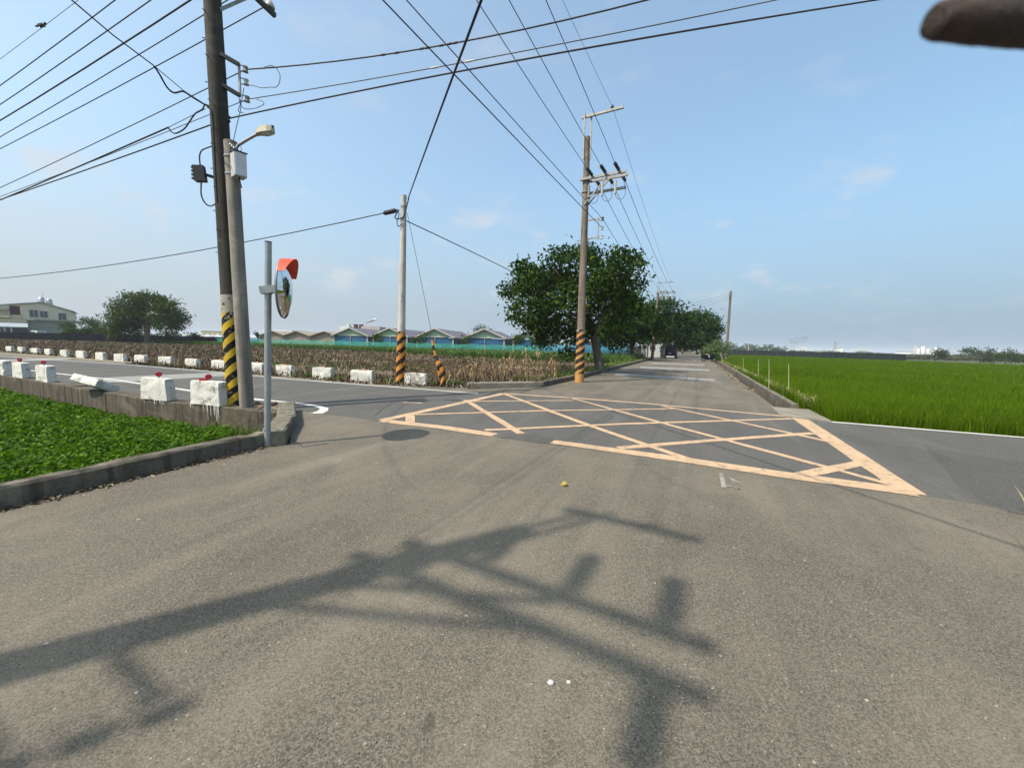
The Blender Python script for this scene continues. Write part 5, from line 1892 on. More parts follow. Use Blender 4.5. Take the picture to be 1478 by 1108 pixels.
# ------------------------------------------------------------------ green gabled sheds behind the net
HG = 'pale green gabled farm sheds behind the teal net'
HA = Vector((.12, .99, 0)).normalized()                   # ridge direction, away from the camera
HX = Vector((HA.y, -HA.x, 0))
sheds = [(506.5, 82, 7.6, 'first green gabled shed from the left, next to the tan roofs'), (563.5, 78, 7.2, 'second green gabled shed, behind the orange striped pole'), (628, 74, 7.2, 'third green gabled shed, behind the bent guy wire guard'),
         (699.5, 70, 7.2, 'fourth green gabled shed, left of the big tree'), (770, 66, 7.2, 'green gabled shed half hidden by the big tree'), (852, 63, 7.2, 'green gabled shed seen only through the big tree')]
for i, (px, dpt, w, lab) in enumerate(sheds):
    b_ = at(px, dpt)
    b_.z = -.2
    t = thing('farm_shed', lab, 'shed', b_, HG)
    L, he, hr = 20.0, 2.75, 4.25
    U = Vector((0, 0, 1))
    pt_ = lambda x, y, z: b_ + HX * x + HA * y + U * z
    hw = w / 2
    MB().extrude([pt_(-hw, 0, he - .05), pt_(hw, 0, he - .05), pt_(0, 0, hr - .08)], HA * .15).build('gable_wall', M['wallgreen'], t)
    for sx in (-1, 1):
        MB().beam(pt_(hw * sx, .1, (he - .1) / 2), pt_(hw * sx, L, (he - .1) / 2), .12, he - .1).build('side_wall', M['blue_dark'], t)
        a = [pt_(hw * sx * 1.09, -.45, he - .17), pt_(0, -.45, hr + .03), pt_(0, -.45, hr + .11), pt_(hw * sx * 1.09, -.45, he - .09)]
        if sx > 0:
            a = a[::-1]
        MB().extrude(a, HA * (L + .8)).build('roof_slope', M['roof_purple'], t)
        MB().beam(pt_(hw * sx * 1.10, -.50, he - .12), pt_(0, -.50, hr + .08), .06, .24).build('fascia', M['fascia'], t)
        MB().beam(pt_(hw * sx * 1.10, -.45, he - .16), pt_(hw * sx * 1.10, L + .3, he - .16), .07, .20).build('eave_board', M['fascia'], t)
        MB().box(pt_(hw * sx * .985, -.06, he / 2), (.26, .26, he)).build('post', M['post_pale'], t)
        for k in range(5):
            MB().box(pt_(hw * sx + .09 * sx, 1.5 + k * 3.6, he / 2 - .1), (.12, .14, he - .25)).build('post', M['post_pale'], t)
    MB().box(pt_(0, -.04, he / 2), (.10, .14, he)).build('post', M['post_pale'], t)
    for sx in (-.5, .5):
        MB().beam(pt_(hw * (sx - .46), .05, 1.25), pt_(hw * (sx + .46), .05, 1.25), .06, 2.5).build('shutter', M['blue'], t)
    MB().beam(pt_(-hw, -.08, he - .06), pt_(hw, -.08, he - .06), .08, .12).build('tie_board', M['fascia'], t)
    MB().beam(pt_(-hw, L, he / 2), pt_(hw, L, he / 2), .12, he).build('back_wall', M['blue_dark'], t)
for i, (px, dpt, lab) in enumerate([(395, 104, 'tan roofed low barn behind the mirror post'), (430, 100, 'tan roofed low barn, middle of three left of the green sheds'), (470, 94, 'tan roofed low barn next to the first green gabled shed')]):
    b_ = at(px, dpt)
    b_.z = -.2
    t = thing('low_barn', lab, 'barn', b_, 'tan roofed low barns')
    pt_ = lambda x, y, z: b_ + HX * x + HA * y + Vector((0, 0, z))
    MB().extrude([pt_(-4, 0, 0), pt_(4, 0, 0), pt_(4, 0, 2.3), pt_(0, 0, 3.5), pt_(-4, 0, 2.3)], HA * 16).build('wall', M['roof_tan'], t)
    for sx in (-1, 1):
        a = [pt_(4.5 * sx, -.5, 2.2), pt_(0, -.5, 3.6), pt_(0, -.5, 3.72), pt_(4.5 * sx, -.5, 2.32)]
        MB().extrude(a if sx < 0 else a[::-1], HA * 17).build('roof_slope', M['roof_tan'], t)
        MB().beam(pt_(4.5 * sx, -.56, 2.24), pt_(0, -.56, 3.66), .05, .16).build('fascia', M['pallet'], t)
# building with rooftop boxes behind the first shed, white long building, cream block, greenhouses
t = thing('grey_building', 'grey flat roofed building with rooftop boxes behind the first green shed', 'building', at(529, 150, -.2))
b_ = at(529, 150, -.2)
MB().box(b_ + Vector((1.6, 4, 3.6)), (7.2, 8, 7.2)).build('wall', M['pinkish'], t)
MB().box(b_ + Vector((-8.0, 5, 3.6)), (6.5, 6, 7.0)).build('wall', M['white_wall'], t)
for x in (-7.5, -4.6, -2.5):
    MB().box(b_ + Vector((x, 1.5, 7.2)), (1.2, 1.4, 1.5)).build('roof_box', M['maroon'] if x > -7 else M['white_wall'], t)
MB().beam(b_ + Vector((-.5, 2, 8.6)), b_ + Vector((2.2, 2, 9.6)), 1.6, .12).build('solar_heater', M['glass_dark'], t)
MB().tube([b_ + Vector((2.0, 2, 9.9)), b_ + Vector((3.2, 2, 9.9))], .35, 8).build('water_tank', M['tank'], t)
t = thing('white_barn', 'long white flat building just right of the mirror post', 'building', at(404, 150, -.2))
b_ = at(404, 150, -.2)
MB().box(b_ + Vector((0, 5, 2.2)), (9.5, 10, 4.4)).build('wall', M['post_pale'], t)
MB().box(b_ + Vector((-.5, 4.9, 4.7)), (11.5, 11, .5)).build('roof', M['far_white'], t)
t = thing('cream_building', 'small cream block with dark windows behind the greenhouses', 'building', at(307, 150, -.2))
b_ = at(307, 150, -.2)
MB().box(b_ + Vector((0, 4, 2.0)), (8.6, 8, 4.0)).build('wall', M['cream'], t)
MB().box(b_ + Vector((0, 4, 4.15)), (9.0, 8.4, .3)).build('roof', M['far_white'], t)
for k in range(4):
    MB().box(b_ + Vector((-3 + k * 2, -.03, 2.5)), (.8, .1, .8)).build('window', M['glass_dark'], t)
for i, (px0, px1, lab) in enumerate([(262, 300, 'white plastic greenhouse right of the round tree'), (300, 345, 'white plastic greenhouse behind the striped pole')]):
    a, b = at(px0, 118, -.2), at(px1, 118, -.2)
    t = thing('greenhouse', lab, 'greenhouse', a)
    n_ = 3
    for k in range(n_):
        x0, x1 = a.x + (b.x - a.x) * k / n_, a.x + (b.x - a.x) * (k + 1) / n_
        arc = [Vector((x0, a.y, -.2)), Vector((x1, a.y, -.2))] + [Vector(((x0 + x1) / 2 + (x1 - x0) / 2 * math.cos(an), a.y, 1.0 + 1.15 * math.sin(an))) for an in np.linspace(0, math.pi, 9)]
        MB().extrude(arc, (0, 22, 0)).build('bay', M['greenhouse'], t)

# ------------------------------------------------------------------ two-storey house at far left
hb = at(60, 95, -.3)
HZ = lambda py: CAMH + (480.5 - py) / FPX * 95
HXw = lambda px: hb.x + (px - 60) * .1052
hs = thing('house', 'two storey grey green house with a shallow gable and rooftop water tanks at far left', 'house', hb)
x0, x1, xr = HXw(-24), HXw(111), HXw(66)
Y0 = 95
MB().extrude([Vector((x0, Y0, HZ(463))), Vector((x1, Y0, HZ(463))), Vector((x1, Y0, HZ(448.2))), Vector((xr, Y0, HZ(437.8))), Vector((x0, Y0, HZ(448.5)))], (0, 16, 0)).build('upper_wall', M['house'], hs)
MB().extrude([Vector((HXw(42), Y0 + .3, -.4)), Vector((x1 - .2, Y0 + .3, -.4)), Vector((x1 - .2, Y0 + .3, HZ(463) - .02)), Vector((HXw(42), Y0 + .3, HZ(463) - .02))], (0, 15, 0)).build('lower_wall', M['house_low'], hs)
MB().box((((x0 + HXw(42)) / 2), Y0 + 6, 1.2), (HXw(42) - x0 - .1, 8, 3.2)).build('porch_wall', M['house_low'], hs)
for sx, e in ((-1, x0 - .4), (1, x1 + .4)):
    a = [Vector((e, Y0 - .4, HZ(448.2) - .02)), Vector((xr, Y0 - .4, HZ(437.8) + .06)), Vector((xr, Y0 - .4, HZ(437.2) + .16)), Vector((e, Y0 - .4, HZ(447.6) + .1))]
    MB().extrude(a if sx < 0 else a[::-1], (0, 17, 0)).build('roof', M['house_roof'], hs)
MB().box(((HXw(42) + x0) / 2, Y0 - 1.2, HZ(465)), (HXw(44) - x0, 3.6, .9)).build('canopy', M['cream'], hs)
MB().box(((HXw(62) + x1) / 2, Y0 - .06, HZ(462.2)), (x1 - HXw(42), .2, .35)).build('floor_band', M['house_low'], hs)
MB().box((HXw(3), Y0 - .8, HZ(459.5)), (HXw(9) - x0, 2.0, .5)).build('balcony_slab', M['cream'], hs)
MB().box((HXw(3), Y0 - .9, HZ(449)), (HXw(8) - x0, 1.6, .35)).build('balcony_roof', M['house_roof'], hs)
for px in (4, 12, 21):
    MB().box((HXw(px), Y0 - 2.6, 1.1), (.28, .28, 3.2)).build('column', M['post_pale'], hs)
for (px, py, w, h) in [(52.5, 453.5, 1.35, 1.75), (67.5, 454, 1.25, 1.6), (95.5, 456, 1.3, 1.75)]:
    f_ = MB()
    cx, cz = HXw(px), HZ(py)
    for dx, dz, ww, hh in ((0, h / 2, w + .16, .09), (0, -h / 2, w + .16, .09), (-w / 2, 0, .09, h), (w / 2, 0, .09, h), (0, 0, .07, h)):
        f_.box((cx + dx, Y0 - .05, cz + dz), (ww, .12, hh))
    fr = f_.build('window', M['frame_white'], hs)
    MB().box((cx, Y0 - .02, cz), (w, .05, h)).build('pane', M['glass_dark'], fr)
MB().box((HXw(26), Y0 - .03, HZ(451.5)), (1.5, .1, 2.5)).build('balcony_door', M['maroon'], hs)
MB().box((HXw(27), Y0 - .25, HZ(459.3)), (1.6, .5, 1.0)).build('balcony_rail', M['cream'], hs)
for px, w in ((7, 1.0), (16, 1.0), (33, 3.2)):
    MB().box((HXw(px), Y0 + 1.95, 1.2), (w, .1, 2.4)).build('doorway', M['glass_dark'], hs)
for px in (63.5, 75.5):
    cx = HXw(px)
    z_ = HZ(438.5) + (.5 if px < 70 else .25)
    tk = MB().tube([Vector((cx, Y0 + 3, z_)), Vector((cx, Y0 + 3, z_ + .95)), Vector((cx, Y0 + 3, z_ + 1.15))], [.52, .52, .2], 14).build('water_tank', M['tank'], hs)
    MB().box((cx, Y0 + 3, z_ - .35), (1.1, 1.1, .7)).build('tank_stand', M['steel'], tk)
MB().tube([Vector((HXw(66), Y0 + 3, HZ(437))), Vector((HXw(66), Y0 + 3, HZ(421)))], .03, 5).build('antenna', M['steel'], hs)
hs.rotation_euler.z = R_(46)
# small white lorry in front of the house
lq = at(60, 88, -.3)
lo = thing('lorry', 'small white lorry with a dark load bed parked in front of the grey house', 'lorry', lq)
MB().extrude([lq + Vector((x, -.9, z)) for x, z in ((-1.5, .5), (.3, .5), (.3, 2.3), (-1.0, 2.3), (-1.5, 1.5))], (0, 1.8, 0)).build('cab', M['white_wall'], lo)
MB().box(lq + Vector((-.75, -.92, 1.75)), (1.0, .05, .6)).build('window', M['glass_dark'], lo)
MB().box(lq + Vector((2.0, 0, 1.1)), (3.2, 1.8, .9)).build('load_bed', M['truck'], lo)
for x in (-.8, 2.6):
    for y in (-.8, .8):
        MB().tube([lq + Vector((x, y - .12, .4)), lq + Vector((x, y + .12, .4))], .4, 14).build('wheel', M['black'], lo)


# ------------------------------------------------------------------ net fences
def net_fence(name, label, pts, h, mat, post_mat='stalk', z0=-.1, sagz=.12, step=3.0, lean=.0, posts=True, amp=.12):
    t = thing(name, label, 'fence', Vector((pts[0][0], pts[0][1], z0)))
    rd = random.Random(len(label) * 3)
    q = []
    for a, b in zip(pts[:-1], pts[1:]):
        L = math.hypot(b[0] - a[0], b[1] - a[1])
        n_ = max(1, int(L / step))
        q += [(a[0] + (b[0] - a[0]) * i / n_, a[1] + (b[1] - a[1]) * i / n_) for i in range(n_)]
    q.append(pts[-1])
    panels = 0
    for i in range(len(q) - 1):
        a, b = q[i], q[i + 1]
        if posts:
            MB().tube([Vector((a[0], a[1] + .06, z0 - .2)), Vector((a[0], a[1] + .06, z0 + h + .12))], .03, 6).build('post', M[post_mat], t)
        nx, nz_ = 6, 5
        vs = []
        for u in range(nx + 1):
            for w in range(nz_ + 1):
                tt = u / nx
                zz = w / nz_
                top = h - sagz * 4 * tt * (1 - tt) * rd.uniform(.6, 1.3)
                bul = math.sin(tt * math.pi) * math.sin(zz * math.pi) * amp * rd.uniform(.3, 1.2)
                vs.append((a[0] + (b[0] - a[0]) * tt, a[1] + (b[1] - a[1]) * tt - bul, z0 + zz * top))
        m_ = MB()
        m_.add(vs, [(u * (nz_ + 1) + w, (u + 1) * (nz_ + 1) + w, (u + 1) * (nz_ + 1) + w + 1, u * (nz_ + 1) + w + 1) for u in range(nx) for w in range(nz_)], True)
        m_.build('net_panel', M[mat], t)
    return t


net_fence('net_fence', 'sagging teal net fence in front of the green gabled sheds', [(-60, 78), (-45, 71.5), (-23, 61.5), (-6, 56), (4, 52.5)], 1.5, 'net_teal')
net_fence('net_fence', 'bluer net and tarpaulin fence behind the trunk of the big tree', [(4.2, 52.4), (9.5, 50.2), (15.0, 48.4)], 1.75, 'net_blue', amp=.35)
net_fence('net_fence', 'pale lower net sagging in front of the teal fence left of the big tree', [(-8, 54.5), (0, 51.0), (8, 48.6)], .8, 'net_teal', posts=False, sagz=.3, amp=.4)
net_fence('shade_fence', 'low black shade net fence in front of the grey house', [(-150, 84), (-88, 82), (-58, 80)], 1.85, 'net_black', 'steel_dark', -.3, .04, 4.0)
net_fence('shade_fence', 'low brown shade net fence under the round tree', [(-66, 79), (-50, 76)], 1.35, 'net_brown', 'steel_dark', -.3, .06, 3.0)
# long black shade-net house across the rice field
shn = thing('shade_house', 'long low dark shade net house across the rice field', 'shade house', (58, 104, -.4))
A_, B_ = Vector((57, 104, -.4)), Vector((71.3, 70, -.4))
nseg = 16
BK = Vector((B_.x / B_.y, 1, 0)) * 25
for i in range(nseg):
    a, b = A_.lerp(B_, i / nseg), A_.lerp(B_, (i + 1) / nseg)
    m_ = MB()
    m_.add([a, b, b + Vector((0, 0, 1.75)), a + Vector((0, 0, 1.75))], [(0, 1, 2, 3)])
    m_.add([a + Vector((0, 0, 1.75)), b + Vector((0, 0, 1.75)), b + BK + Vector((0, 0, 1.75)), a + BK + Vector((0, 0, 1.75))], [(0, 1, 2, 3)])
    m_.build('net_panel', M['shade_house'], shn)
    MB().tube([a - Vector((.05, .05, 0)), a + Vector((-.05, -.05, 1.78))], .05, 6).build('post', M['steel_dark'], shn)
m_ = MB()
m_.add([B_, B_ + BK, B_ + BK + Vector((0, 0, 1.75)), B_ + Vector((0, 0, 1.75))], [(0, 1, 2, 3)])
m_.build('end_panel', M['shade_house'], shn)
# bamboo stakes in the rice
for i, (px, pyt, pyb, lab) in enumerate([(1073.5, 517, 531, 'thin pale stake in the rice, farthest of four'), (1095, 519, 541, 'thin pale stake in the rice, second farthest of four'), (1110.5, 518, 552, 'tall thin pale stake in the rice, second nearest of four'), (1139, 525, 561, 'thin pale stake in the rice, nearest of four')]):
    q = G(px, pyb, .3)
    tq = P(px - .6, pyt, q.y)
    q.z = .0
    o_ = MB().tube([q, q.lerp(tq, .5) + Vector((.01, 0, 0)), tq], [.011, .010, .007], 6).build('bamboo_stake', M['bamboo'])
    tag(o_, lab, 'stake', 'pale stakes in the rice field')


# ------------------------------------------------------------------ skyline
def facing_box(px0, px1, depth, z0, z1, dpt, back=0.0):
    """box whose front fills that width of the view at that range, turned to face this road"""
    c = at((px0 + px1) / 2, depth, 0)
    ph = math.atan2(c.x, c.y)
    w = depth * (px1 - px0) / FPX * math.cos(ph)
    out = Vector((math.sin(ph), math.cos(ph), 0))
    m_ = MB()
    m_.box(Vector((c.x, c.y, (z0 + z1) / 2)) + out * (dpt / 2 + back), (w, dpt, z1 - z0), Matrix.Rotation(-ph, 3, 'Z'))
    return m_


def block_building(name, label, px0, px1, pyt, depth, mat, parts=None, cat='building', group=None, dpt=18, win=None):
    a, b = at(px0, depth, -.5), at(px1, depth, -.5)
    top = P((px0 + px1) / 2, pyt, depth).z
    t = thing(name, label, cat, (a + b) / 2, group)
    facing_box(px0, px1, depth, -.5, top, dpt).build('wall', M[mat], t)
    facing_box(px0 - .3, px1 + .3, depth, top, top + .7, dpt + 1, -.5).build('roof', M['far_grey'], t)
    if win:
        cols, rows_ = win
        for c in range(cols):
            for r_ in range(rows_):
                x = px0 + (px1 - px0) * (c + .5) / cols
                z = top * (.45 + .5 * (r_ + .5) / rows_)
                hw_ = (px1 - px0) / cols * .22
                facing_box(x - hw_, x + hw_, depth, z - top / rows_ * .11, z + top / rows_ * .11, .4, -.3).build('window', M['far_grey'], t)
    return t, a, b, top


D = 620
cb = thing('apartment_block', 'large white apartment block with several towers on the right skyline', 'apartment block', at(1338, D, -.5))
for px0, px1, pyt, m_ in [(1318, 1327, 502, 'far_white'), (1318.5, 1322, 497.5, 'pinkish'), (1328, 1334, 499.5, 'far_white'), (1326.5, 1352, 505.5, 'far_white'), (1336, 1341, 502.5, 'far_white'), (1346, 1352.5, 500.5, 'far_white'), (1352, 1360.5, 503.5, 'far_white')]:
    top = P(px0, pyt, D).z
    facing_box(px0, px1, D, -.5, top, 16, (pyt % 3)).build('tower', M[m_], cb)
    facing_box(px0 - .2, px1 + .2, D, top, top + .8, 16.6, (pyt % 3) - .3).build('roof', M['far_grey'], cb)
for px in (1326.8, 1335.2, 1345.2, 1353.5):
    q = P(px, 506, D)
    facing_box(px - .7, px + .7, D, q.z - 2.4, q.z + 2.4, 1.0, -1.2).build('window', M['far_grey'], cb)
SKY_G = 'pale buildings on the right skyline'
for (px0, px1, pyt, dp, mt, lab, wn_) in [(1075, 1086, 496.5, 520, 'far_white', 'white building among trees, leftmost on the right skyline', (2, 2)), (1107, 1114, 500, 560, 'far_white', 'tiny white building left of the smoke stacks', None), (1114, 1125, 502.5, 560, 'pinkish', 'low pinkish building left of the smoke stacks', (4, 1)),
                                         (1172, 1198, 506, 420, 'far_white', 'low white shed left of the lattice tower', None), (1203, 1216, 502.2, 520, 'far_white', 'white factory just right of the lattice tower', (3, 1)), (1292, 1314, 507.5, 520, 'far_white', 'long low white roofed building left of the white apartment block', None),
                                         (1417, 1426, 506.8, 600, 'far_white', 'white building right of the far hedge', (2, 2)), (1426, 1440, 509.5, 600, 'far_white', 'low pale building right of the hedge', (3, 1)), (1441, 1457, 508.5, 560, 'pinkish', 'pinkish block second from the right edge', (4, 2)), (1455, 1484, 511, 540, 'far_white', 'long pale block with a red roof at the right edge', (6, 2)), (1366, 1412, 510.0, 900, 'far_grey', 'very distant grey long building over the hedge', None)]:
    block_building('distant_building', lab, px0, px1, pyt, dp, mt, win=wn_, group=SKY_G)
# arched hall and dome
for (px0, px1, pyt, pye, dp, lab) in [(1226, 1262, 503.0, 509, 420, 'long arched white roofed hall on the skyline'), (1146, 1172, 499.5, 506.5, 420, 'white domed building right of the smoke stacks')]:
    a, b = at(px0, dp, -.5), at(px1, dp, -.5)
    zt, ze = P(px0, pyt, dp).z, max(1.2, P(px0, pye, dp).z)
    t = thing('arched_hall', lab, 'building', a, SKY_G)
    arc = [Vector((a.x + (b.x - a.x) * k / 12, dp, ze + (zt - ze) * math.sin(math.pi * k / 12) ** (.8 if px0 > 1200 else 1.6))) for k in range(13)]
    MB().extrude([Vector((a.x, dp, -.5)), Vector((b.x, dp, -.5))] + arc[::-1], Vector((a.x / a.y, 1, 0)) * 22).build('roof', M['far_white'], t)
    if px0 > 1200:
        arc2 = [Vector((a.x + (b.x - a.x) * (.18 + .64 * k / 12), dp - .4, -.3 + (zt - .8) * (.55 + .38 * math.sin(math.pi * k / 12)))) for k in range(13)]
        MB().extrude([Vector((arc2[0].x, dp - .4, -.5)), Vector((arc2[-1].x, dp - .4, -.5))] + arc2[::-1], (0, .3, 0)).build('front_wall', M['far_grey'], t)
# lattice tower and smoke stacks
tq = at(1204, 480, -.5)
lt_ = thing('lattice_tower', 'thin dark lattice power tower on the right skyline', 'pylon', tq)
zt = P(1204, 492.5, 480).z
lb_ = MB()
for sx in (-1, 1):
    for sy in (-1, 1):
        lb_.beam(tq + Vector((1.7 * sx, 1.7 * sy, 0)), Vector((tq.x + .35 * sx, tq.y + .35 * sy, zt)), .28, .28)
for k in range(6):
    z0, z1 = zt * k / 6, zt * (k + 1) / 6
    w0, w1 = 1.7 - 1.35 * k / 6, 1.7 - 1.35 * (k + 1) / 6
    lb_.beam((tq.x - w0, tq.y - w0, z0), (tq.x + w1, tq.y - w1, z1), .2, .2)
    lb_.beam((tq.x + w0, tq.y + w0, z0), (tq.x - w1, tq.y + w1, z1), .2, .2)
lb_.build('lattice', M['steel'], lt_)
for z in (.78, .9):
    MB().beam((tq.x - 2.4, tq.y, zt * z), (tq.x + 2.4, tq.y, zt * z), .25, .25).build('crossarm', M['steel'], lt_)
for px, pyt, lab in ((1140.5, 492, 'thin smoke stack, left one of a pair on the skyline'), (1144.5, 492.5, 'thin smoke stack, right one of a pair on the skyline')):
    q = at(px, 480, -.5)
    zt = P(px, pyt, 480).z
    t = thing('smoke_stack', lab, 'chimney', q)
    MB().tube([q, Vector((q.x, q.y, zt))], [.75, .5], 10).build('stack', M['far_grey'], t)
    MB().tube([Vector((q.x, q.y, zt - 1)), Vector((q.x, q.y, zt + .1))], .62, 10).build('rim', M['steel'], t)
sm, n_, l_, p_ = new_mat('smoke')
pv = n_.new('ShaderNodeVolumePrincipled')
pv.inputs['Color'].default_value = (.35, .35, .37, 1)
l_.new(math_n(n_, l_, 'MULTIPLY', ramp(n_, l_, noise(n_, l_, .16, 4, .6, objco(n_, l_)), .45, .75), .10), pv.inputs['Density'])
n_.remove(p_)
l_.new(pv.outputs[0], n_['Material Output'].inputs['Volume'])
q = P(1152, 490.5, 480)
smk = MB().ball((0, 0, 0), 1, 16, 10, (13, 6, 5.5)).build('smoke', sm)
smk.location = q
smk.rotation_euler = (0, R_(-8), 0)
smk['kind'] = 'stuff'

# far tree belts (read as one mass) and single far bushes
def belt(name, px0, px1, depth, h0, h1, n, mat, seed, thick=14, leaf=1.1):
    global rng
    rng = np.random.default_rng(seed)
    a, b = at(px0, depth), at(px1, depth)
    u = rng.uniform(0, 1, n)
    ph = rng.uniform(0, 6, 4)
    prof = .62 + .2 * np.sin(u * 23 + ph[0]) + .12 * np.sin(u * 61 + ph[1]) + .1 * np.sin(u * 140 + ph[2])
    hh = (h0 + (h1 - h0) * u) * np.clip(prof, .3, 1.1)
    z = -.4 + hh * rng.uniform(0, 1, n) ** .7
    C = np.stack([a.x + (b.x - a.x) * u, depth + rng.uniform(0, thick, n), z], 1)
    V, F = leaf_arrays(C, rng.normal(size=(n, 3)) + np.array([0, -.4, .8]), leaf * rng.uniform(.6, 1.5, n), .7, .3)
    o_ = fast_mesh(name, V, F, M[mat])
    o_['kind'] = 'stuff'
    o_['label'] = 'far belt of trees on the skyline'
    return o_


belt('far_trees', 1040, 1140, 330, 9, 7, 2600, 'leaf_far', 1)
belt('hedgerow', 1306, 1500, 128, 1.65, 1.65, 4200, 'leaf_hedge', 2, 5, .55)
belt('far_trees', 1262, 1420, 300, 1.5, 1.6, 2400, 'leaf_far', 12)
belt('far_trees', 1120, 1300, 330, 2.6, 2.6, 1800, 'leaf_far', 3)
belt('far_trees', 1405, 1530, 230, 3.2, 3.0, 2200, 'leaf_far', 4)
belt('far_trees', -60, 320, 240, 4, 5, 3000, 'leaf_far', 5)
belt('far_trees', 380, 720, 330, 4.5, 5.5, 3000, 'leaf_far', 6)
belt('far_trees', 720, 1010, 320, 7, 10, 3600, 'leaf_far', 7)
for px, dp, w, h, lab in [(1350, 105, 4.6, 3.1, 'green bush standing alone at the far rice edge below the apartment block'), (1415, 100, 9, 3.4, 'wide green bush at the far rice edge, second from the right'), (1452, 95, 6, 3.2, 'dark green bush at the far rice edge near the right frame edge'), (1433, 105, 5, 2.6, 'low pale bush between the two right hand bushes'), (1482, 98, 5, 2.6, 'green bush cut by the right frame edge')]:
    b_ = at(px, dp, -.4)
    tree('bush', lab, 'bush', b_, auto_clusters(b_.x, b_.y, -.1, w, w * .8, h, 10, px), b_ + Vector((0, 0, h * .4)), (.12, .07), 900, .40, 'leaf_far', 'bushes at the far rice edge', px, 4)

# ------------------------------------------------------------------ crops, stubble, weeds
def stuff(o, label):
    o['kind'] = 'stuff'
    o['label'] = label
    return o


rng = np.random.default_rng(101)
# leafy crop between the kerb and the wall: leaves on short stems, uneven canopy
near_crop = [(kerb_a[0] - .07 - kd * 2.0, kerb_a[1] - 2.0), (kerb_a[0] - .07, kerb_a[1]), (kerb_b[0] - .12 - kd * .75, kerb_b[1] - .75), (W0.x + WD.x * .75, W0.y + WD.y * .75 - .05), (WALL[1].x, WALL[1].y - .06), (W2.x, W2.y - .06), (W2.x - 5, W2.y + 2.2), (-20, 3)]
n = 105000
xy = scatter(near_crop, n, 7.5)
hum = (np.sin(xy[:, 0] * 3.1 + np.sin(xy[:, 1] * 2.3) * 1.6) * .5 + np.sin(xy[:, 1] * 4.3 + xy[:, 0] * 1.7) * .5)
edge = np.clip((xy[:, 0] * 0 + 1), 0, 1)
cw = W0 + WD * 8
dk = np.clip(((xy[:, 0] - W0.x) * WD.y - (xy[:, 1] - W0.y) * WD.x), -30, 30)
dk = np.abs(dk) * np.where(xy[:, 0] < -8.6, 1, 1)
dk2 = np.abs((xy[:, 0] - W2.x) * .46 + (xy[:, 1] - W2.y) * .888)
dk = np.where(xy[:, 0] < -8.6, dk2, dk)                                        # distance from the wall
canopy = np.interp(dk, [0, .5, 1.6, 3.2, 5], [-.34, -.24, -.02, .10, .16]) + .075 * hum + .05 * np.sin(xy[:, 0] * 9.1) * np.sin(xy[:, 1] * 8.3)
# lower towards the corner by the kerb end
dc = np.hypot(xy[:, 0] - kerb_b[0], xy[:, 1] - kerb_b[1] - .6)
canopy -= .18 * np.exp(-(dc / 1.0) ** 2)
u = rng.uniform(0, 1, n) ** .45
z = -.55 + (canopy + .55) * u
d = np.hypot(xy[:, 0], xy[:, 1])
C = np.column_stack([xy, z])
N = rng.normal(size=(n, 3)) * .62 + np.array([0, 0, 1.0])
V, F = leaf_arrays(C, N, np.clip(.028 + .0042 * d, .034, .09) * rng.uniform(.6, 1.35, n), .62, .3, .1)
stuff(fast_mesh('crop_plants', V, F, M['crop_leaf']), 'dense leafy green ground crop behind the left kerb')
# rice: blades thinning and widening with distance
n = 360000
vis = [(kr0[0] + .7, kr0[1] + .15), g2(1170, 590.5), g2(1203, 607.5), g2(1330, 618), g2(1478, 630), (12.5, 5.6), (40, 10), (75, 48), (66, 75), (58, 90), (roadR(88) + .7, 88), (roadR(30) + .7, 30)]
xy = scatter(vis, n, 15)
d = np.hypot(xy[:, 0], xy[:, 1])
hgt = (.52 + .03 * np.sin(xy[:, 0] * .9) * np.sin(xy[:, 1] * .7)) * rng.uniform(.74, 1.14, n)
V, F = blade_arrays(np.column_stack([xy, np.full(n, -.14)]), hgt, np.clip(.00085 * d, .0055, .055), rng.uniform(.08, .55, n))
stuff(fast_mesh('rice_plants', V, F, M['rice']), 'bright green rice filling the field on the right')
# stubble of cut dry corn on the left field
n = 90000
xy = scatter(stub_poly, n, 22)
d = np.hypot(xy[:, 0], xy[:, 1])
kind = rng.uniform(0, 1, n)
patch = np.sin(xy[:, 0] * .45 + 1.3 * np.sin(xy[:, 1] * .3)) + np.sin(xy[:, 1] * .8 + xy[:, 0] * .2)
bare = (patch > .75) & (kind < .75) & (d < 60) & (xy[:, 0] > -14)
keep = ~bare
xy, d, kind = xy[keep], d[keep], kind[keep]
n = len(xy)
flat = kind < .42
C = np.column_stack([xy[flat], -.09 + rng.uniform(.01, .14, flat.sum())])
N = rng.normal(size=(flat.sum(), 3)) * .55 + np.array([0, 0, .9])
V, F = leaf_arrays(C, N, np.clip(.008 * d[flat], .14, .5) * rng.uniform(.5, 1.3, flat.sum()), .22, .35)
stuff(fast_mesh('dry_leaf_litter', V, F, M['dry']), 'dry corn leaf litter on the harvested field')
up_ = ~flat
V, F = blade_arrays(np.column_stack([xy[up_], np.full(up_.sum(), -.12)]), rng.uniform(.08, .34, up_.sum()) * np.where(xy[up_][:, 0] < -8, 1.2, .8), np.clip(.0016 * d[up_], .02, .11), rng.uniform(.1, .9, up_.sum()))
stuff(fast_mesh('dry_stubble', V, F, M['dry']), 'brown dry corn stubble on the harvested field')
n = 5200
xy = scatter([(-5.4, 13.4), (-1.2, 12.4), (kl[0] - .3, kl[1] + .4), (2.2, 17.5), (-2.0, 16.8), (-5.4, 15.2), (-13, 18.6), (-20, 21), (-20, 19.8), (-9, 15.2)], n)
k_ = rng.uniform(0, 1, n) < .5
C = np.column_stack([xy[k_], rng.uniform(0, .08, k_.sum())])
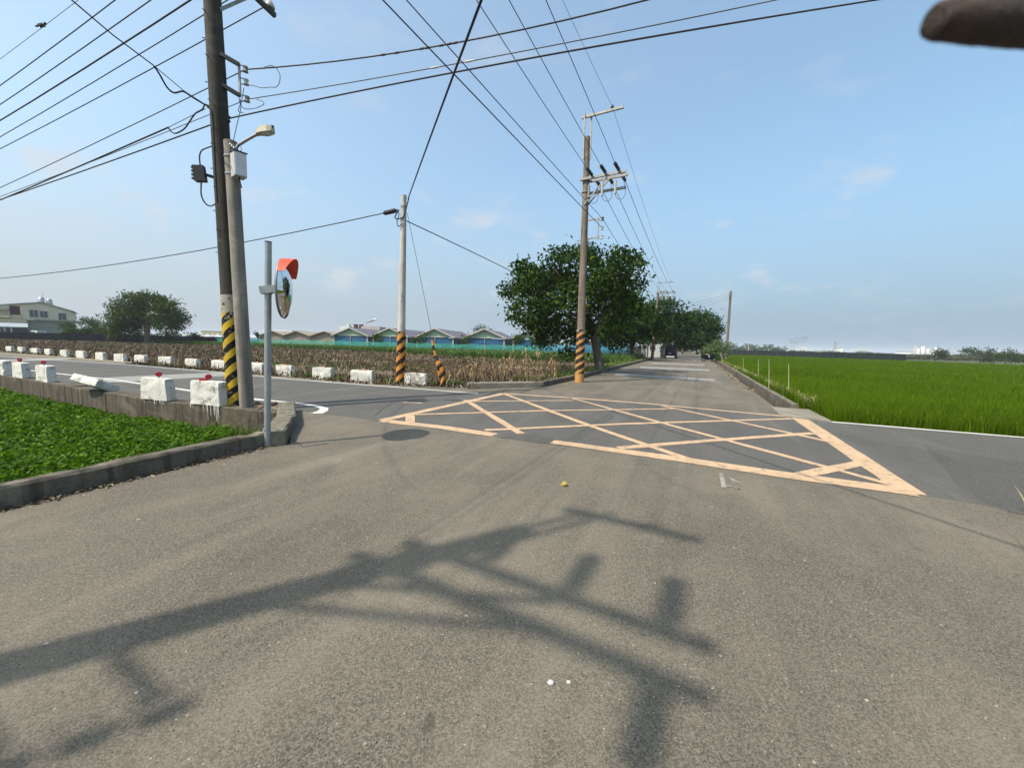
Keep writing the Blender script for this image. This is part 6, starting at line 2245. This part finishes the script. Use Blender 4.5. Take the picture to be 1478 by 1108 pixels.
V, F = leaf_arrays(C, rng.normal(size=(k_.sum(), 3)) * .55 + np.array([0, 0, .9]), rng.uniform(.08, .32, k_.sum()), .2, .35)
stuff(fast_mesh('dry_leaf_litter', V, F, M['dry']), 'dry leaf litter on the verge behind the white blocks')
V, F = blade_arrays(np.column_stack([xy[~k_], np.full((~k_).sum(), -.03)]), rng.uniform(.08, .45, (~k_).sum()), rng.uniform(.015, .04, (~k_).sum()), rng.uniform(.1, .9, (~k_).sum()))
stuff(fast_mesh('dry_stubble', V, F, M['dry']), 'dry stubble along the verge behind the white blocks')
# green strip of young corn before the net
n = 26000
xy = scatter(strip_poly, n, 60)
V, F = blade_arrays(np.column_stack([xy, np.full(n, -.12)]), rng.uniform(.55, 1.15, n), rng.uniform(.06, .13, n), rng.uniform(.3, 1.0, n))
stuff(fast_mesh('young_corn', V, F, M['corn_green']), 'strip of young green corn in front of the teal net')
n = 5000
pts_ = [(-150, 83), (-88, 81), (-62, 79), (-50, 75), (-54, 70), (-80, 76), (-150, 79)]
xy = scatter([(-66, 77.5), (-44, 70), (-42, 66), (-62, 72.5)], n)
V, F = blade_arrays(np.column_stack([xy, np.full(n, -.12)]), rng.uniform(.4, 1.0, n), rng.uniform(.08, .16, n), rng.uniform(.3, 1.0, n))
stuff(fast_mesh('tall_grass', V, F, M['corn_green']), 'patch of tall green grass at the far side of the stubble field')
n = 2600                                                  # green regrowth in patches between the stubble
xy = scatter(stub_poly, n * 4, 30)
pt2 = np.sin(xy[:, 0] * .31 + 2.1 * np.sin(xy[:, 1] * .23)) + np.sin(xy[:, 1] * .57 - xy[:, 0] * .13)
xy = xy[pt2 > .55][:n]
n = len(xy)
V, F = blade_arrays(np.column_stack([xy, np.full(n, -.1)]), rng.uniform(.12, .4, n), np.clip(.0015 * np.hypot(xy[:, 0], xy[:, 1]), .02, .09), rng.uniform(.2, .9, n))
stuff(fast_mesh('weeds', V, F, M['corn_green']), 'patches of green regrowth between the dry stubble')
# standing dry corn behind the low kerb
cols = [(697, 553, .75), (706, 552, 1.0), (716, 551, .9), (727, 551, .8), (738, 551, 1.0), (748, 550, .85), (693, 549, .6), (702, 548, 1.5), (720, 546, .8), (732, 544, .95), (742, 546, 1.3), (757, 549, 1.35), (760, 546, .95), (768, 548, 1.15), (774, 545, 1.45), (782, 546, 1.2), (790, 544, 1.0), (797, 543, 1.05), (803, 542, .95), (809, 541, 1.0), (816, 540, .9), (822, 539, .95),
        (683, 553, .7), (668, 554, .55), (655, 554, .5), (712, 545, .9), (750, 543, 1.1), (786, 540, 1.0), (765, 541, .9), (699, 550, .8), (709, 549, .7), (722, 551, .75), (730, 549, .9), (741, 551, .7), (752, 547, 1.0), (779, 548, .9), (793, 545, .85), (800, 546, .8), (806, 544, .9), (813, 543, .8), (686, 551, .8), (676, 552, .6), (763, 549, .85), (735, 541, .9), (698, 545, 1.0), (725, 546, 1.0)]
CG = 'dry corn stalks behind the low kerb'
for i, (px, py, h) in enumerate(cols):
    q = G(px, py, -.05)
    rd = random.Random(300 + i)
    t = thing('corn_stalk', {7: 'tallest dry corn stalk, standing alone left of the low kerb end', 14: 'tallest dry corn stalk of the clump before the green weeds'}.get(i, 'dry brown corn stalk standing behind the low kerb left of the big tree'), 'corn stalk', q, CG)
    lean = Vector((rd.gauss(0, .10), rd.gauss(0, .10), 1)) * h
    MB().tube([q, q + lean * .5 + Vector((rd.gauss(0, .03), 0, 0)), q + lean], [.014, .012, .006], 5).build('stem', M['dry_corn'], t)
    h *= .95
    nl = rd.randint(7, 11)
    m_ = MB()
    for k in range(nl):
        s = q + lean * rd.uniform(.15, .98)
        a = rd.uniform(0, 6.28)
        o_ = Vector((math.cos(a), math.sin(a), 0))
        L = rd.uniform(.22, .5)
        sd = Vector((-o_.y, o_.x, 0)) * rd.uniform(.02, .04)
        p1 = s + o_ * L * .35 + Vector((0, 0, L * rd.uniform(.0, .35)))
        p2 = s + o_ * L * .75 - Vector((0, 0, L * rd.uniform(.1, .8)))
        m_.add([s - sd * .4, s + sd * .4, p1 + sd, p1 - sd, p2 + Vector((rd.gauss(0, .03), 0, -.03))], [(0, 1, 2, 3), (3, 2, 4)])
    m_.build('dry_leaves', M['dry_corn'], t)['kind'] = 'stuff'
# weeds: tufts along the kerbs, the verge and between the white blocks
def weeds(pts_, h, w, mat, label, lean=(.2, .9)):
    n_ = len(pts_)
    V, F = blade_arrays(np.array(pts_), rng.uniform(h[0], h[1], n_), rng.uniform(w[0], w[1], n_), rng.uniform(lean[0], lean[1], n_))
    return stuff(fast_mesh('weeds', V, F, M[mat]), label)


wp = []
for (px, py, s_, n_, hz) in [(803, 545, .30, 260, 0), (752, 551, .32, 300, 0), (770, 551, .25, 200, 0), (656, 557, .22, 180, 0), (610, 556, .25, 160, 0), (447, 545, .2, 160, 0), (820, 543, .35, 260, 0), (560, 555, .15, 80, 0), (486, 549, .3, 100, 0), (424, 544, .25, 70, 0), (340, 537, .3, 70, 0), (250, 530, .35, 80, 0), (580, 555, .12, 60, 0)]:
    q = G(px, py)
    for _ in range(n_):
        wp.append((q.x + rng.normal(0, s_), q.y + .12 + abs(rng.normal(0, s_)), -.03))
weeds(wp, (.08, .34), (.015, .03), 'weed', 'green weeds between the white blocks and behind the low kerb')
wp = []
for _ in range(2600):
    t_ = rng.uniform(0, 1)
    y_ = 18 + 32 * t_
    wp.append((roadL(y_) - .3 - abs(rng.normal(0, .6)), y_, -.03))
weeds(wp, (.12, .45), (.02, .05), 'weed', 'weedy verge grass under the roadside trees')
wp = []
for _ in range(2200):
    t_ = rng.uniform(0, 1) ** 1.5
    y_ = kr0[1] + .2 + 34 * t_
    wp.append((roadR(y_) + .72 + abs(rng.normal(0, .10)), y_, .04))
weeds(wp, (.12, .35), (.015, .03), 'straw_blade', 'dry grass along the edge of the rice field')
wp = []
for _ in range(420):
    t_ = rng.uniform(0, .9)
    q = W0 + WD * t_ * 1.8 - WN * rng.uniform(.02, .25)
    wp.append((q.x, q.y, -.56))
weeds(wp, (.15, .50), (.008, .018), 'weed', 'thin weeds at the foot of the retaining wall by the corner')
# grass blades leaning in at the right edge
m_ = []
for (px, py, tx, ty, dd) in [(1500, 815, 1433, 752, .0), (1500, 826, 1446, 762, .03), (1496, 806, 1462, 760, .0), (1492, 832, 1445, 788, .05), (1488, 745, 1462, 697, .12), (1492, 742, 1470, 712, .1), (1510, 850, 1460, 800, 0), (1505, 800, 1475, 745, 0), (1520, 820, 1470, 775, .02), (1515, 770, 1480, 715, .05)]:
    q = G(px, py)
    e = P(tx, ty, q.y + .06 + dd)
    m_.append((q, e))
gt = thing('grass_tuft', 'tuft of straw coloured grass blades leaning in at the right frame edge', 'grass tuft', m_[0][0])
for q, e in m_:
    c = q.lerp(e, .55) + Vector((0, 0, .03))
    sd = Vector((.0, .004, .002))
    sx = (e - q).cross(Vector((0, 0, 1))).normalized() * .0035
    MB().add([q - sx, q + sx, c + sx, c - sx, e], [(0, 1, 2, 3), (3, 2, 4)]).build('blade', M['straw_blade'], gt)

# ------------------------------------------------------------------ small things on the asphalt
rng = np.random.default_rng(55)
n = 1500
road_near = [(kerb_a[0] + .1, kerb_a[1] - 2.2), (kerb_a[0] + .12, kerb_a[1]), (kerb_b[0] + .15, kerb_b[1]), (-2.6, 6.6), (1.2, 5.0), (4.6, 3.6), (4.2, 1.0), (-3.6, 1.0)]
xy = scatter(road_near, n, 2.2)
kk = rng.uniform(0, 1, 500)
kx = np.column_stack([kerb_a[0] + (kerb_b[0] - kerb_a[0]) * kk + .04 + np.abs(rng.normal(0, .10, 500)), kerb_a[1] + (kerb_b[1] - kerb_a[1]) * kk])
xy = np.concatenate([xy, kx])
n = len(xy)
sz = rng.gamma(2.0, .0014, n) + .0018
base = np.array([(1, 0, 0), (-.5, .87, 0), (-.5, -.87, 0), (0, 0, .75), (.2, .3, -.4)])
V = (base[None] * (1 + rng.normal(0, .25, (n, 5, 1)))) * sz[:, None, None]
an = rng.uniform(0, 6.28, n)
ca, sa = np.cos(an), np.sin(an)
X = V[:, :, 0] * ca[:, None] - V[:, :, 1] * sa[:, None] + xy[:, 0:1]
Y = V[:, :, 0] * sa[:, None] + V[:, :, 1] * ca[:, None] + xy[:, 1:2]
Z = V[:, :, 2] + sz[:, None] * .25
i = np.arange(n)[:, None] * 5
F = np.concatenate([i + np.array([[0, 1, 3]]), i + np.array([[1, 2, 3]]), i + np.array([[2, 0, 3]])], 0)
stuff(fast_mesh('gravel', np.stack([X, Y, Z], 2).reshape(-1, 3), F, M['pebble']), 'loose grit and small pebbles on the near asphalt')
# crumbs of broken asphalt and soil along the kerb foot
n = 700
kk = rng.uniform(0, 1, n)
xy = np.column_stack([kerb_a[0] - kd * 2 + (kerb_b[0] - kerb_a[0] + kd * 2) * kk + .02 + np.abs(rng.normal(0, .05, n)), kerb_a[1] - 2 + (kerb_b[1] - kerb_a[1] + 2) * kk])
C = np.column_stack([xy, rng.uniform(.004, .02, n)])
V, F = leaf_arrays(C, rng.normal(size=(n, 3)) * .3 + np.array([0, 0, 1]), rng.uniform(.015, .07, n), .5, .3)
stuff(fast_mesh('dry_debris', V, F, M['dry']), 'dry leaf crumbs along the foot of the left kerb')
xy = np.column_stack([roadR(np.linspace(14, 60, 420)) - .05 - np.abs(rng.normal(0, .22, 420)), np.linspace(14, 60, 420)])
C = np.column_stack([xy, rng.uniform(.01, .03, 420)])
V, F = leaf_arrays(C, rng.normal(size=(420, 3)) * .3 + np.array([0, 0, 1]), rng.uniform(.05, .16, 420), .5, .3)
stuff(fast_mesh('dry_debris', V, F, M['dry_corn']), 'fallen brown leaves along the right edge of the road ahead')
q = G(814.5, 701)
dl = MB()
pts_ = [(-.045, -.01, .012), (-.02, .03, .03), (.02, .028, .034), (.045, .0, .014), (.02, -.028, .010), (-.02, -.026, .006), (0, 0, .020)]
dl.add([q + Vector(p) for p in pts_], [(0, 6, 1), (1, 6, 2), (2, 6, 3), (3, 6, 4), (4, 6, 5), (5, 6, 0)])
dl.add([q + Vector((.0 + x * .7, -.01 + y * .8, z + .016)) for x, y, z in pts_], [(0, 6, 1), (1, 6, 2), (2, 6, 3), (3, 6, 4), (4, 6, 5), (5, 6, 0)])
tag(dl.build('fallen_leaf', M['dead_leaf']), 'crumpled yellow brown leaf lying on the asphalt before the box marking', 'leaf')
for px, py, r_, lab in ((795, 985.5, .0155, 'larger round white pebble in the pole shadow on the near asphalt'), (821, 984.5, .0105, 'smaller white pebble beside the larger one in the pole shadow')):
    q = G(px, py)
    m_ = MB()
    m_.ball(q + Vector((0, 0, r_ * .28)), r_, 12, 7, (1, .9, .5))
    rr = random.Random(px)
    m_.v = [(x + rr.gauss(0, r_ * .05), y + rr.gauss(0, r_ * .05), z) for x, y, z in m_.v]
    tag(m_.build('white_pebble', M['white_stone']), lab, 'pebble')
# end of a dark stick close to the camera at the top right corner
ax = .17
s_pts = [P(1347, 29, ax), P(1352, 28.5, ax), P(1368, 29, ax), P(1410, 31, ax), P(1460, 33.5, ax + .002), P(1530, 37, ax + .006), P(1640, 44, ax + .02), P(1900, 70, ax + .06)]
stk = MB().tube(curve_pts(s_pts, 5), list(np.interp(np.linspace(0, 7, 36), [0, .6, 2, 3, 4, 5, 6, 7], [.0042, .0058, .0068, .0074, .0078, .0085, .0092, .010])), 16)
rr = random.Random(2)
stk.v = [(x + rr.gauss(0, .00012), y + rr.gauss(0, .00012), z + rr.gauss(0, .00012)) for x, y, z in stk.v]
tag(stk.build('stick', M['twig']), 'blunt end of a dark brown stick close by at the top right corner', 'stick')

# ------------------------------------------------------------------ haze
if HAZE > 0:
    hm, n_, l_, p_ = new_mat('haze')
    pv = n_.new('ShaderNodeVolumePrincipled')
    pv.inputs['Color'].default_value = (.80, .87, .95, 1)
    pv.inputs['Density'].default_value = HAZE
    n_.remove(p_)
    l_.new(pv.outputs[0], n_['Material Output'].inputs['Volume'])
    hz = MB().box((0, 2550, 13.5), (7200, 6000, 36)).build('haze', hm)
    hz['kind'] = 'stuff'
